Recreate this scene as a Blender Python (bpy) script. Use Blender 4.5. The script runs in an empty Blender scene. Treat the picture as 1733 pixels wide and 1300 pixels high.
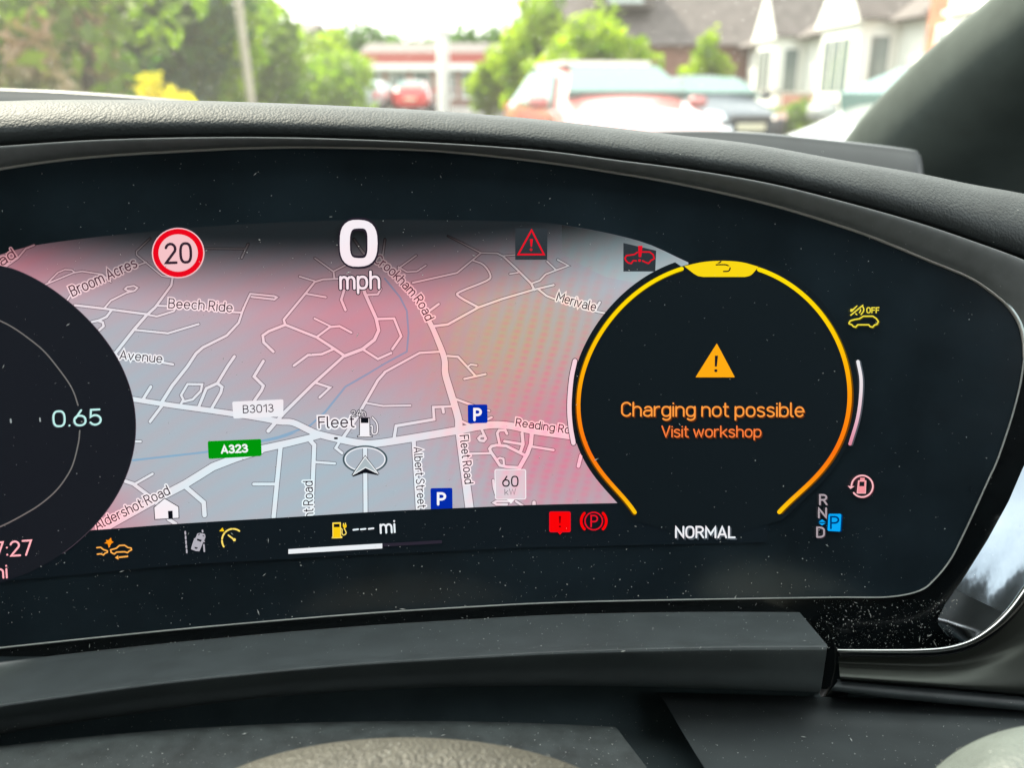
import bpy, bmesh, math, random
import numpy as np
from mathutils import Vector, Matrix
from mathutils.geometry import tessellate_polygon
random.seed(7); RNG = np.random.default_rng(7)
R = math.radians
# ------------------------------------------------------------------ camera, sky, sun, exposure
EXP = 1.25
PITCH = R(18.6); K = 1500.0; EYE = np.array([0.0, 0.0, 1.2])
sc = bpy.context.scene
COL = sc.collection
cd = bpy.data.cameras.new('camera'); cam = bpy.data.objects.new('camera', cd); COL.objects.link(cam)
cam.location = EYE.tolist(); cam.rotation_euler = (R(90) - PITCH, 0, 0)
cd.lens = 36 * K / 1733; cd.sensor_width = 36; cd.clip_start = 0.01; cd.clip_end = 2000
cd.dof.use_dof = True; cd.dof.focus_distance = 0.292; cd.dof.aperture_fstop = cd.lens / 2.9
sc.camera = cam
SUN_EL, SUN_AZ = R(50), R(-48)          # azimuth from +y towards +x
sd = Vector((math.cos(SUN_EL) * math.sin(SUN_AZ), math.cos(SUN_EL) * math.cos(SUN_AZ), math.sin(SUN_EL)))
w = bpy.data.worlds.new("World"); sc.world = w; w.use_nodes = True
wn = w.node_tree; bg = wn.nodes['Background']
sky = wn.nodes.new('ShaderNodeTexSky'); sky.sky_type = 'NISHITA'; sky.sun_disc = False
sky.sun_elevation = SUN_EL; sky.sun_rotation = SUN_AZ; sky.air_density = 1.0; sky.dust_density = 4.0; sky.ozone_density = 1.0
# thin bright cloud over the whole sky
tcw = wn.nodes.new('ShaderNodeTexCoord'); mpw = wn.nodes.new('ShaderNodeMapping'); mpw.inputs['Scale'].default_value = (1, 1, 2.6)
nz = wn.nodes.new('ShaderNodeTexNoise'); nz.inputs['Scale'].default_value = 2.2; nz.inputs['Detail'].default_value = 7
rp = wn.nodes.new('ShaderNodeValToRGB'); rp.color_ramp.elements[0].position = 0.36; rp.color_ramp.elements[0].color = (.35, .35, .35, 1)
rp.color_ramp.elements[1].position = 0.62; rp.color_ramp.elements[1].color = (.95, .95, .95, 1)
mxw = wn.nodes.new('ShaderNodeMix'); mxw.data_type = 'RGBA'; mxw.inputs[7].default_value = (14.5, 14.6, 14.2, 1)
wn.links.new(tcw.outputs['Generated'], mpw.inputs['Vector']); wn.links.new(mpw.outputs[0], nz.inputs['Vector'])
wn.links.new(nz.outputs['Fac'], rp.inputs['Fac']); wn.links.new(rp.outputs['Color'], mxw.inputs[0])
wn.links.new(sky.outputs['Color'], mxw.inputs[6]); wn.links.new(mxw.outputs[2], bg.inputs['Color'])
bg.inputs['Strength'].default_value = 0.13
sl = bpy.data.lights.new('sun', 'SUN'); sl.energy = 5.0; sl.angle = R(0.53); sl.color = (1.0, .89, .72)
so = bpy.data.objects.new('sun', sl); COL.objects.link(so); so.rotation_euler = sd.to_track_quat('Z', 'Y').to_euler()
vs = sc.view_settings; vs.view_transform = 'Standard'; vs.look = 'None'; vs.exposure = EXP; vs.gamma = 1
sc.cycles.max_bounces = 7; sc.cycles.diffuse_bounces = 3; sc.cycles.transparent_max_bounces = 12
sc.cycles.caustics_reflective = False; sc.cycles.sample_clamp_indirect = 4

# ------------------------------------------------------------------ material helpers
def lin(c): 
    c = c / 255.0
    return c / 12.92 if c <= .04045 else ((c + .055) / 1.055) ** 2.4
def L3(r, g, b): return (lin(r), lin(g), lin(b), 1)
MATS = {}
class NB:
    """small node builder"""
    def __init__(s, nt): s.nt = nt
    def n(s, t, **kw):
        nd = s.nt.nodes.new(t)
        for k, v in kw.items(): setattr(nd, k, v)
        return nd
    def put(s, sock, v):
        if isinstance(v, bpy.types.NodeSocket): s.nt.links.new(v, sock)
        elif v is not None: sock.default_value = v
    def m(s, op, a, b=None, c=None, clamp=False):
        nd = s.n('ShaderNodeMath', operation=op, use_clamp=clamp)
        s.put(nd.inputs[0], a); s.put(nd.inputs[1], b); s.put(nd.inputs[2], c)
        return nd.outputs[0]
    def v(s, op, a, b=None):
        nd = s.n('ShaderNodeVectorMath', operation=op); s.put(nd.inputs[0], a); s.put(nd.inputs[1], b)
        return nd.outputs['Value'] if op in ('DOT_PRODUCT', 'LENGTH') else nd.outputs[0]
    def mix(s, f, a, b, blend='MIX'):
        nd = s.n('ShaderNodeMix', data_type='RGBA', blend_type=blend)
        s.put(nd.inputs[0], f); s.put(nd.inputs[6], a); s.put(nd.inputs[7], b)
        return nd.outputs[2]
    def noise(s, scale, detail=4, vec=None, rough=.55):
        nd = s.n('ShaderNodeTexNoise'); nd.inputs['Scale'].default_value = scale; nd.inputs['Detail'].default_value = detail
        nd.inputs['Roughness'].default_value = rough
        s.put(nd.inputs['Vector'], vec if vec is not None else s.obj())
        return nd.outputs['Fac']
    def obj(s): return s.n('ShaderNodeTexCoord').outputs['Object']
    def ramp(s, f, stops):
        nd = s.n('ShaderNodeValToRGB'); s.put(nd.inputs[0], f); e = nd.color_ramp.elements
        while len(e) < len(stops): e.new(0.5)
        for k, (p, c) in enumerate(stops): e[k].position = p; e[k].color = c if len(c) == 4 else (*c, 1)
        return nd.outputs[0]
def newmat(name):
    m = bpy.data.materials.new(name); m.use_nodes = True; nt = m.node_tree
    for nd in list(nt.nodes): nt.nodes.remove(nd)
    return m, NB(nt), nt.nodes.new('ShaderNodeOutputMaterial')
def pbr(name, col, rough=.5, metal=0., spec=.5, var=.25, vscale=6., bump=None, coat=0., sheen=0., trans=0., bvec=None, rvar=0.):
    """principled with noise-varied colour; bump=(kind, scale, strength, distance)"""
    if name in MATS: return MATS[name]
    m, b, out = newmat(name)
    p = b.n('ShaderNodeBsdfPrincipled')
    c = col if len(col) == 4 else (*col, 1)
    if var:
        f = b.noise(vscale, 6)
        lo = tuple(max(0, x * (1 - var)) for x in c[:3]) + (1,); hi = tuple(min(1, x * (1 + var)) for x in c[:3]) + (1,)
        b.put(p.inputs['Base Color'], b.ramp(f, [(.3, lo), (.7, hi)]))
    else: p.inputs['Base Color'].default_value = c
    p.inputs['Roughness'].default_value = rough
    if rvar: b.put(p.inputs['Roughness'], b.m('MULTIPLY_ADD', b.noise(vscale * 3, 5), rvar, rough - rvar / 2, True))
    p.inputs['Metallic'].default_value = metal
    p.inputs['Specular IOR Level'].default_value = spec; p.inputs['Coat Weight'].default_value = coat
    p.inputs['Coat Roughness'].default_value = .05; p.inputs['Sheen Weight'].default_value = sheen; p.inputs['Sheen Roughness'].default_value = .35
    if bump:
        kind, s_, st, dist = bump
        if kind == 'leather':
            v = b.n('ShaderNodeTexVoronoi', feature='F1'); v.inputs['Scale'].default_value = s_
            mp = b.n('ShaderNodeMapping'); mp.inputs['Scale'].default_value = (1, .8, 1); mp.inputs['Rotation'].default_value = (0, .5, .35)
            wv = b.v('ADD', b.obj(), b.v('MULTIPLY', b.n('ShaderNodeTexNoise').outputs['Color'], (0, 0, 0)))
            b.put(mp.inputs['Vector'], wv); b.put(v.inputs['Vector'], mp.outputs[0])
            v2 = b.n('ShaderNodeTexVoronoi', feature='SMOOTH_F1'); v2.inputs['Scale'].default_value = s_ * 2.3; b.put(v2.inputs['Vector'], mp.outputs[0])
            h = b.m('ADD', b.m('MULTIPLY', v.outputs['Distance'], -1.0), b.m('MULTIPLY', v2.outputs['Distance'], -.45))
            h = b.m('ADD', h, b.m('MULTIPLY', b.noise(s_ * .35, 3), .9))
        else: h = b.noise(s_, 5)
        bp = b.n('ShaderNodeBump'); bp.inputs['Strength'].default_value = st; bp.inputs['Distance'].default_value = dist
        b.put(bp.inputs['Height'], h); b.put(p.inputs['Normal'], bp.outputs[0])
    if trans:
        t = b.n('ShaderNodeBsdfTranslucent'); b.put(t.inputs[0], p.inputs['Base Color'].links[0].from_socket if var else c)
        mx = b.n('ShaderNodeMixShader'); mx.inputs[0].default_value = trans
        b.put(mx.inputs[1], p.outputs[0]); b.put(mx.inputs[2], t.outputs[0]); b.put(out.inputs[0], mx.outputs[0])
    else: b.put(out.inputs[0], p.outputs[0])
    MATS[name] = m
    return m

# ---- what the display panel does to its own picture: pink, yellow and cyan casts seen in it (UV = place on the panel)
GAIN = 2 ** -EXP
tg = bpy.data.node_groups.new('panel_cast', 'ShaderNodeTree')
tg.interface.new_socket('Cast', in_out='OUTPUT', socket_type='NodeSocketColor')
tg.interface.new_socket('Fade', in_out='OUTPUT', socket_type='NodeSocketFloat')
tb = NB(tg); go = tb.n('NodeGroupOutput')
uv = tb.n('ShaderNodeUVMap'); uv.uv_map = 'panel'
U = uv.outputs[0]
def blob(cx, cy, sx, sy, amp):
    d = tb.v('MULTIPLY', tb.v('SUBTRACT', U, (cx / 1733, cy / 1733, 0)), (1733 / sx, 1733 / sy, 0))
    return tb.m('MULTIPLY', tb.m('EXPONENT', tb.m('MULTIPLY', tb.v('DOT_PRODUCT', d, d), -1.0)), amp)
def bsum(bl):
    s = blob(*bl[0])
    for q in bl[1:]: s = tb.m('ADD', s, blob(*q))
    return s
wob = tb.noise(5.5, 3, vec=U)
pink = tb.m('MULTIPLY', bsum([(640, 560, 260, 120, .80), (880, 690, 150, 110, .55), (975, 800, 130, 110, .5), (20, 440, 170, 80, .8), (350, 480, 200, 60, .35),
             (175, 885, 90, 60, .75), (0, 950, 110, 90, .8), (1460, 830, 60, 130, .8), (780, 470, 120, 60, .3)]), tb.m('MULTIPLY_ADD', wob, .9, .55), clamp=True)
yel = bsum([(890, 560, 120, 80, .75), (840, 640, 90, 90, .4)])
cyan = bsum([(540, 800, 260, 110, 1.0), (250, 650, 120, 90, .5), (1050, 450, 120, 60, .6)])
# moire: fine waves across the panel
sx = tb.n('ShaderNodeSeparateXYZ'); tb.put(sx.inputs[0], U)
ux, uy = sx.outputs[0], sx.outputs[1]
ph = tb.m('ADD', tb.m('ADD', tb.m('MULTIPLY', ux, 1733 / 24 * 6.283), tb.m('MULTIPLY', uy, 1733 / 90 * 6.283)), tb.m('MULTIPLY', wob, 9))
wav = tb.m('MULTIPLY_ADD', tb.m('SINE', ph), .5, .5)
ph3 = tb.m('ADD', tb.m('MULTIPLY', ux, 1733 / 95 * 6.283), tb.m('MULTIPLY', uy, -1733 / 11 * 6.283))
wav3 = tb.m('MULTIPLY_ADD', tb.m('SINE', ph3), .5, .5)
ph2 = tb.m('ADD', tb.m('MULTIPLY', ux, 1733 / 60 * 6.283), tb.m('MULTIPLY', uy, 1733 / 34 * 6.283))
wav2 = tb.m('MULTIPLY_ADD', tb.m('SINE', tb.m('ADD', ph2, tb.m('MULTIPLY', wob, 9))), .5, .5)
mo = bsum([(900, 640, 140, 170, .95), (960, 800, 130, 80, .5)])
c = tb.mix(tb.m('MULTIPLY', cyan, 1.0, clamp=True), (1, 1, 1, 1), (.93, 1.07, 1.10, 1))
c = tb.mix(pink, c, (1.42, .52, .60, 1))
c = tb.mix(tb.m('MULTIPLY', yel, tb.m('MULTIPLY_ADD', wav, .6, .4), clamp=True), c, (1.02, 1.08, .40, 1))
c = tb.mix(tb.m('MULTIPLY', tb.m('MULTIPLY', mo, wav), tb.m('MULTIPLY_ADD', wav3, .35, .4), clamp=True), c, (1.7, .42, .62, 1))
c = tb.mix(tb.m('MULTIPLY', wav2, .20), c, tb.mix(1.0, c, (.90, 1.06, 1.10, 1), 'MULTIPLY'))
c = tb.mix(tb.m('MULTIPLY', tb.m('SUBTRACT', 1.0, wav2), .28), c, tb.mix(1.0, c, (1.14, .93, .92, 1), 'MULTIPLY'))
tb.put(go.inputs['Cast'], c)
# the map picture fades to black towards its top edge: y0(x) parabola
dx = tb.m('SUBTRACT', ux, 620 / 1733)
y0 = tb.m('ADD', tb.m('MULTIPLY_ADD', tb.m('MULTIPLY', dx, dx), -.24, 396 / 1733), tb.m('MULTIPLY', dx, -.034))
f = tb.m('DIVIDE', tb.m('SUBTRACT', uy, y0), 140 / 1733, clamp=True)
f = tb.m('MULTIPLY', tb.m('MULTIPLY', f, f), tb.m('MULTIPLY_ADD', f, -2.0, 3.0))
tb.put(go.inputs['Fade'], f)

def em(name, rgb, cast=1., fade=False, spec=False, ramp=None):
    """a lit part of the display picture"""
    if name in MATS: return MATS[name]
    m, b, out = newmat(name)
    g = b.n('ShaderNodeGroup'); g.node_tree = tg
    col = L3(*rgb) if ramp is None else None
    if ramp is not None:
        s = b.n('ShaderNodeSeparateXYZ'); u = b.n('ShaderNodeUVMap'); u.uv_map = 'panel'; b.put(s.inputs[0], u.outputs[0])
        t = b.m('DIVIDE', b.m('SUBTRACT', s.outputs[1], 440 / 1733), 440 / 1733)
        col = b.ramp(t, [((y - 440) / 440, L3(*c_)) for y, c_ in ramp])
    if cast: col = b.mix(cast, col, b.mix(1.0, col, g.outputs['Cast'], 'MULTIPLY'))
    e = b.n('ShaderNodeEmission'); b.put(e.inputs[0], col)
    if fade: b.put(e.inputs[1], b.m('MULTIPLY_ADD', g.outputs['Fade'], GAIN * .985, GAIN * .015))
    else: e.inputs[1].default_value = GAIN
    if spec:
        p = b.n('ShaderNodeBsdfPrincipled'); p.inputs['Base Color'].default_value = (.013, .021, .026, 1); p.inputs['Roughness'].default_value = .12
        a = b.n('ShaderNodeAddShader'); b.put(a.inputs[0], e.outputs[0]); b.put(a.inputs[1], p.outputs[0]); b.put(out.inputs[0], a.outputs[0])
    else: b.put(out.inputs[0], e.outputs[0])
    m.cycles.emission_sampling = 'NONE'
    MATS[name] = m
    return m

# ------------------------------------------------------------------ object helpers
def tag(o, label=None, cat=None, group=None, kind=None):
    if label: o['label'] = label
    if cat: o['category'] = cat
    if group: o['group'] = group
    if kind: o['kind'] = kind
    return o
def empty(name, loc=(0, 0, 0), rz=0, **kw):
    o = bpy.data.objects.new(name, None); COL.objects.link(o); o.location = loc; o.rotation_euler = (0, 0, rz)
    o.empty_display_size = .05
    return tag(o, **kw)
def rootloc(o):
    v = Vector((0, 0, 0))
    while o is not None: v += o.location; o = o.parent
    return v
def mesh(name, verts, faces, mat, parent=None, smooth=False, uvs=None, world=False, mi=None):
    me = bpy.data.meshes.new(name); me.from_pydata([tuple(map(float, v)) for v in verts], [], faces)
    for m in (mat if isinstance(mat, (list, tuple)) else [mat]): me.materials.append(m)
    if uvs is not None:
        lay = me.uv_layers.new(name='panel')
        vi = np.empty(len(me.loops), dtype=np.int32); me.loops.foreach_get('vertex_index', vi)
        lay.data.foreach_set('uv', (np.asarray(uvs, dtype=np.float32)[vi] / 1733.0).ravel())
    if smooth: me.polygons.foreach_set('use_smooth', [True] * len(me.polygons))
    if mi is not None: me.polygons.foreach_set('material_index', mi)
    me.update()
    o = bpy.data.objects.new(name, me); COL.objects.link(o)
    if parent is not None:
        o.parent = parent
        if world: o.location = -rootloc(parent)
    return o

# ------------------------------------------------------------------ rays and the display surface
cP, sP = math.cos(PITCH), math.sin(PITCH)
def rays(P):
    P = np.asarray(P, float).reshape(-1, 2)
    a = (P[:, 0] - 866.5) / K; b_ = -(P[:, 1] - 650) / K
    return np.stack([a, cP + b_ * sP, -sP + b_ * cP], 1)
SY0, SA, SB, ST, SZ = .279, .105, -.22, .34, 1.107      # y = SY0 + SA x + SB x^2 + ST (z - SZ)
def surf(P, off=0., lift=0.):
    """point on the curved display surface (pushed back by off metres) seen where the photograph has it"""
    d = rays(P); off = np.asarray(off, float)
    A = SB * d[:, 0] ** 2; B = SA * d[:, 0] + ST * d[:, 2] - d[:, 1]; C = SY0 + off + ST * (EYE[2] - SZ)
    A = np.where(np.abs(A) < 1e-9, 1e-9, A)
    t = (-B - np.sqrt(np.maximum(B * B - 4 * A * C, 0))) / (2 * A)
    p = EYE + d * t[:, None]
    n = np.stack([SA + 2 * SB * p[:, 0], -np.ones(len(p)), np.full(len(p), ST)], 1)
    n /= np.linalg.norm(n, axis=1)[:, None]
    return p + n * (np.asarray(lift, float).reshape(-1, 1) if np.ndim(lift) else lift)
def at(px, py, Y):
    d = rays([(px, py)])[0]; return Vector(EYE + d * (Y / d[1]))
def atc(P, Y):
    d = rays(P); return EYE + d * (np.asarray(Y, float) / d[:, 1])[:, None]
def cr(P, n=8, closed=False):
    """Catmull-Rom through the points"""
    P = np.asarray(P, float)
    if len(P) < 3: return P
    Q = np.vstack([P[-1], P, P[0], P[1]]) if closed else np.vstack([2 * P[0] - P[1], P, 2 * P[-1] - P[-2]])
    out = []
    for i in range(1, len(Q) - 2):
        a, b_, c_, d = Q[i - 1], Q[i], Q[i + 1], Q[i + 2]
        for t in np.arange(n) / n:
            out.append(.5 * ((2 * b_) + (c_ - a) * t + (2 * a - 5 * b_ + 4 * c_ - d) * t * t + (3 * b_ - a - 3 * c_ + d) * t ** 3))
    if not closed: out.append(P[-1])
    return np.array(out)
def dens(P, step=14, W=None):
    P = np.asarray(P, float); o = [P[0]]; ow = [W[0]] if W is not None else None
    for i in range(1, len(P)):
        k = max(1, int(np.linalg.norm(P[i] - P[i - 1]) / step))
        for j in range(1, k + 1):
            o.append(P[i - 1] + (P[i] - P[i - 1]) * j / k)
            if W is not None: ow.append(W[i - 1] + (W[i] - W[i - 1]) * j / k)
    return np.array(o), (np.array(ow) if W is not None else None)

class Sheet:
    """flat picture element on the display: collects strokes and fills in photo-grid units, then lays them on the curved glass"""
    def __init__(s): s.v = []; s.f = []; s.l = []; s.m = []
    def stroke(s, P, w, lift, mi=0, closed=False, cap=True, step=14):
        P = np.asarray(P, float)
        W = np.full(len(P), float(w)) if np.ndim(w) == 0 else np.interp(np.linspace(0, 1, len(P)), np.linspace(0, 1, len(w)), w)
        if closed: P = np.vstack([P, P[:1]]); W = np.append(W, W[0])
        keep = [0] + [i for i in range(1, len(P)) if np.linalg.norm(P[i] - P[i - 1]) > 1e-3]
        P, W = P[keep], W[keep]
        if len(P) < 2: P = np.vstack([P[0], P[0] + (.02, 0)]); W = np.array([W[0], W[0]])
        P, W = dens(P, step, W); n = len(P)
        D = np.diff(P, axis=0); D /= np.linalg.norm(D, axis=1)[:, None] + 1e-12
        N = np.stack([D[:, 1], -D[:, 0]], 1)
        A = np.vstack([N[:1], N]); B = np.vstack([N, N[-1:]])
        if closed: A[0] = N[-1]; B[-1] = N[0]
        M = A + B; ml = np.linalg.norm(M, axis=1)[:, None]; M = np.where(ml > 1e-6, M / np.maximum(ml, 1e-6), B)
        k = np.minimum(1 / np.maximum(np.sum(M * B, axis=1), .35), 1.9)[:, None]
        h = W[:, None] / 2 * k * M
        base = len(s.v)
        for a, b_ in zip(P + h, P - h): s.v += [a, b_]; s.l += [lift, lift]
        for i in range(n - 1):
            s.f.append((base + 2 * i, base + 2 * i + 1, base + 2 * i + 3, base + 2 * i + 2)); s.m.append(mi)
        if cap and not closed:
            for e, d, i in ((P[0], -D[0], 0), (P[-1], D[-1], n - 1)):
                nn = np.array([d[1], -d[0]]); b0 = len(s.v)
                for t in np.linspace(0, math.pi, 7): s.v.append(e + W[i] / 2 * (nn * math.cos(t) + d * math.sin(t))); s.l.append(lift)
                s.f.append(tuple(range(b0, b0 + 7))); s.m.append(mi)
    def poly(s, P, lift, mi=0, grid=None):
        P = np.asarray(P, float); b0 = len(s.v)
        for p in P: s.v.append(p); s.l.append(lift)
        for t in tessellate_polygon([[Vector((p[0], p[1], 0)) for p in P]]): s.f.append(tuple(b0 + i for i in t)); s.m.append(mi)
    def disc(s, P, c, lift, mi=0, rings=10):
        P = np.asarray(P, float); c = np.array(c, float); b0 = len(s.v); n = len(P)
        s.v.append(c); s.l.append(lift)
        for r in range(1, rings + 1):
            for p in P: s.v.append(c + (p - c) * r / rings); s.l.append(lift)
        for i in range(n): s.f.append((b0, b0 + 1 + i, b0 + 1 + (i + 1) % n)); s.m.append(mi)
        for r in range(1, rings):
            for i in range(n):
                a = b0 + 1 + (r - 1) * n; b_ = a + n; j = (i + 1) % n
                s.f.append((a + i, b_ + i, b_ + j, a + j)); s.m.append(mi)
    def between(s, xs, top, bot, ny, lift, mi=0):
        b0 = len(s.v); nx = len(xs)
        for i in range(nx):
            for j in range(ny + 1): s.v.append((xs[i], top[i] + (bot[i] - top[i]) * j / ny)); s.l.append(lift)
        for i in range(nx - 1):
            for j in range(ny):
                a = b0 + i * (ny + 1) + j; s.f.append((a, a + 1, a + ny + 2, a + ny + 1)); s.m.append(mi)
    def build(s, name, mats, parent, off=0., smooth=False):
        P = np.array(s.v, float); X = surf(P, off - np.array(s.l, float) * 2e-3)
        return mesh(name, X, s.f, mats, parent, uvs=P, world=True, mi=s.m, smooth=smooth)
def resamp(C, n):
    C = np.asarray(C, float); d = np.concatenate([[0], np.cumsum(np.linalg.norm(np.diff(C, axis=0), axis=1))])
    t = np.linspace(0, d[-1], n); return np.stack([np.interp(t, d, C[:, k]) for k in range(C.shape[1])], 1)
# ------------------------------------------------------------------ a stroke alphabet in the manner of the display's lettering
def arc(cx, cy, rx, ry, a0, a1, n=10): return [(cx + rx * math.cos(R(a)), cy + ry * math.sin(R(a))) for a in np.linspace(a0, a1, n)]
def oval(x0, y0, x1, y1, e=2.7, n=28):
    cx, cy, rx, ry = (x0 + x1) / 2, (y0 + y1) / 2, (x1 - x0) / 2, (y1 - y0) / 2
    o = []
    for t in np.linspace(0, 2 * math.pi, n + 1):
        c_, s_ = math.cos(t), math.sin(t)
        o.append((cx + rx * math.copysign(abs(c_) ** (2 / e), c_), cy + ry * math.copysign(abs(s_) ** (2 / e), s_)))
    return o
G = {
 'A': (.58, [[(0, 0), (.29, 1), (.58, 0)], [(.1, .28), (.48, .28)]]),
 'B': (.5, [[(.28, .53), (0, .53), (0, 1), (.26, 1)] + arc(.26, .765, .2, .235, 90, -90), [(0, .53), (0, 0), (.28, 0)] + arc(.28, .265, .22, .265, -90, 90)]),
 'C': (.5, [arc(.27, .7, .25, .3, 25, 90, 5) + arc(.27, .7, .27, .3, 90, 180, 5) + arc(.27, .3, .27, .3, 180, 270, 5) + arc(.27, .3, .25, .3, 270, 335, 5)]),
 'D': (.52, [[(0, 0), (0, 1), (.22, 1)] + arc(.22, .7, .3, .3, 90, 0, 5) + arc(.22, .3, .3, .3, 0, -90, 5) + [(0, 0)]]),
 'F': (.42, [[(.44, 1), (0, 1), (0, 0)], [(0, .52), (.38, .52)]]),
 'L': (.42, [[(0, 1), (0, 0), (.42, 0)]]),
 'M': (.68, [[(0, 0), (0, 1), (.34, .3), (.68, 1), (.68, 0)]]),
 'N': (.54, [[(0, 0), (0, 1), (.54, 0), (.54, 1)]]),
 'O': (.54, [oval(0, 0, .54, 1)]), 'P': (.5, [[(0, 0), (0, 1), (.24, 1)] + arc(.24, .73, .26, .27, 90, -90) + [(0, .46)]]),
 'R': (.5, [[(0, 0), (0, 1), (.24, 1)] + arc(.24, .74, .24, .26, 90, -90) + [(0, .48)], [(.26, .48), (.5, 0)]]),
 'S': (.5, [arc(.25, .75, .23, .25, 30, 200, 8) + arc(.25, .25, .25, .25, 60, -155, 9)]),
 'V': (.56, [[(0, 1), (.28, 0), (.56, 1)]]), 'W': (.84, [[(0, 1), (.2, 0), (.42, .95), (.64, 0), (.84, 1)]]),
 'a': (.46, [arc(.25, .47, .21, .23, 150, 0, 7) + [(.46, 0)], [(.46, .41), (.2, .41)] + arc(.2, .205, .2, .205, 90, 270) + [(.28, 0), (.46, .14)]]),
 'b': (.48, [[(0, 0), (0, 1)], oval(0, 0, .48, .7, 2.4)]), 'c': (.42, [arc(.24, .35, .24, .35, 50, 310, 12)]),
 'd': (.48, [[(.48, 0), (.48, 1)], oval(0, 0, .48, .7, 2.4)]),
 'e': (.48, [[(0.01, .36), (.48, .36)] + arc(.24, .36, .24, .34, 0, 180, 9) + arc(.24, .35, .24, .35, 180, 320, 8)]),
 'g': (.48, [oval(0, 0, .48, .7, 2.4), [(.48, .7), (.48, -.05)] + arc(.24, -.05, .24, .24, 0, -140, 8)]),
 'h': (.45, [[(0, 0), (0, 1)], [(0, .42)] + arc(.225, .45, .225, .25, 180, 0) + [(.45, 0)]]),
 'i': (.0, [[(0, 0), (0, .7)], [(0, .95), (.003, .95)]]), 'k': (.44, [[(0, 0), (0, 1)], [(.42, .7), (0, .26)], [(.15, .4), (.45, 0)]]),
 'l': (.1, [[(0, 1), (0, .12), (.05, .01), (.12, 0)]]),
 'm': (.74, [[(0, 0), (0, .7)], [(0, .45)] + arc(.185, .47, .185, .23, 180, 0, 7) + [(.37, 0)], [(.37, .45)] + arc(.555, .47, .185, .23, 180, 0, 7) + [(.74, 0)]]),
 'n': (.45, [[(0, 0), (0, .7)], [(0, .42)] + arc(.225, .45, .225, .25, 180, 0) + [(.45, 0)]]),
 'o': (.48, [oval(0, 0, .48, .7, 2.4)]), 'p': (.48, [[(0, .7), (0, -.27)], oval(0, 0, .48, .7, 2.4)]),
 'r': (.28, [[(0, 0), (0, .7)], [(0, .4)] + arc(.24, .42, .24, .28, 180, 80, 6)]),
 's': (.4, [arc(.2, .53, .19, .17, 30, 210, 7) + arc(.2, .17, .2, .18, 60, -150, 8)]),
 't': (.26, [[(.09, .95), (.09, .16)] + arc(.22, .15, .13, .15, 180, 270, 4) + [(.27, 0)], [(0, .7), (.25, .7)]]),
 'u': (.45, [[(0, .7), (0, .25)] + arc(.225, .25, .225, .25, 180, 360) + [(.45, .7)], [(.45, .3), (.45, 0)]]),
 'v': (.46, [[(0, .7), (.23, 0), (.46, .7)]]), 'w': (.7, [[(0, .7), (.16, 0), (.35, .66), (.54, 0), (.7, .7)]]),
 '0': (.5, [oval(0, 0, .5, 1)]), '1': (.3, [[(0, .78), (.28, 1), (.28, 0)]]),
 '2': (.48, [arc(.24, .73, .23, .27, 165, -25, 9) + [(0, 0), (.5, 0)]]),
 '3': (.48, [arc(.23, .76, .21, .24, 150, -90, 9) + [(.16, .52), (.24, .52)] + arc(.23, .26, .25, .26, 90, -155, 10)]),
 '4': (.52, [[(.3, 1), (0, .24), (.52, .24)], [(.38, .5), (.38, 0)]]),
 '5': (.48, [[(.44, 1), (.06, 1), (.03, .52)] + arc(.23, .32, .25, .32, 120, -150, 12)]),
 '6': (.5, [[(.32, 1), (.07, .5)], oval(0, 0, .5, .64, 2.3)]),
 '7': (.46, [[(0, 1), (.46, 1), (.14, 0)]]),
 '.': (.03, [[(0, .02), (.003, .02)]]), ':': (.0, [[(0, .1), (.003, .1)], [(0, .6), (.003, .6)]]), '-': (.3, [[(0, .36), (.3, .36)]]),
}
def text_strokes(txt, path, cap, gap=.2, space=.26):
    path = np.asarray(path, float); seg = np.linalg.norm(np.diff(path, axis=0), axis=1); cum = np.concatenate([[0], np.cumsum(seg)])
    pos = []; x = 0
    for i, ch in enumerate(txt):
        if ch == ' ': x += space; continue
        pos.append((ch, x)); x += G[ch][0] + gap
    total = x - gap; s = cum[-1] / total
    out = []
    for ch, x0 in pos:
        for st in G[ch][1]:
            q = []
            for (a, b_) in st:
                t = (x0 + a) * s; i = min(max(np.searchsorted(cum, t) - 1, 0), len(seg) - 1)
                d = (path[i + 1] - path[i]) / seg[i]; p = path[i] + d * (t - cum[i]); n = np.array([d[1], -d[0]])
                q.append(p + n * b_ * cap)
            out.append(q)
    return out
LIFT = {'n': 0}
def nl(base):          # every element a hair above the one before
    LIFT['n'] += 1; return base + LIFT['n'] * .00005
def text(name, txt, path, cap, wt, mat, parent, base=.2, halo=None, hw=2.2, ghost=None, gap=.2, space=.26, label=None):
    sh = Sheet(); S_ = text_strokes(txt, path, cap, gap, space); mats = [mat]
    if halo:
        mats.append(halo)
        for q in S_: sh.stroke(q, wt + 2 * hw, nl(base), 1, step=5)
    if ghost:
        gm, gx, gy = ghost; mats.append(gm); k = len(mats) - 1
        for q in S_: sh.stroke(np.array(q) + (gx, gy), wt, nl(base), k, step=5)
    b2 = base + .03
    for q in S_: sh.stroke(q, wt, nl(b2), 0, step=5)
    o = sh.build(name, mats, parent)
    if label: o['label'] = label
    return o

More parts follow.
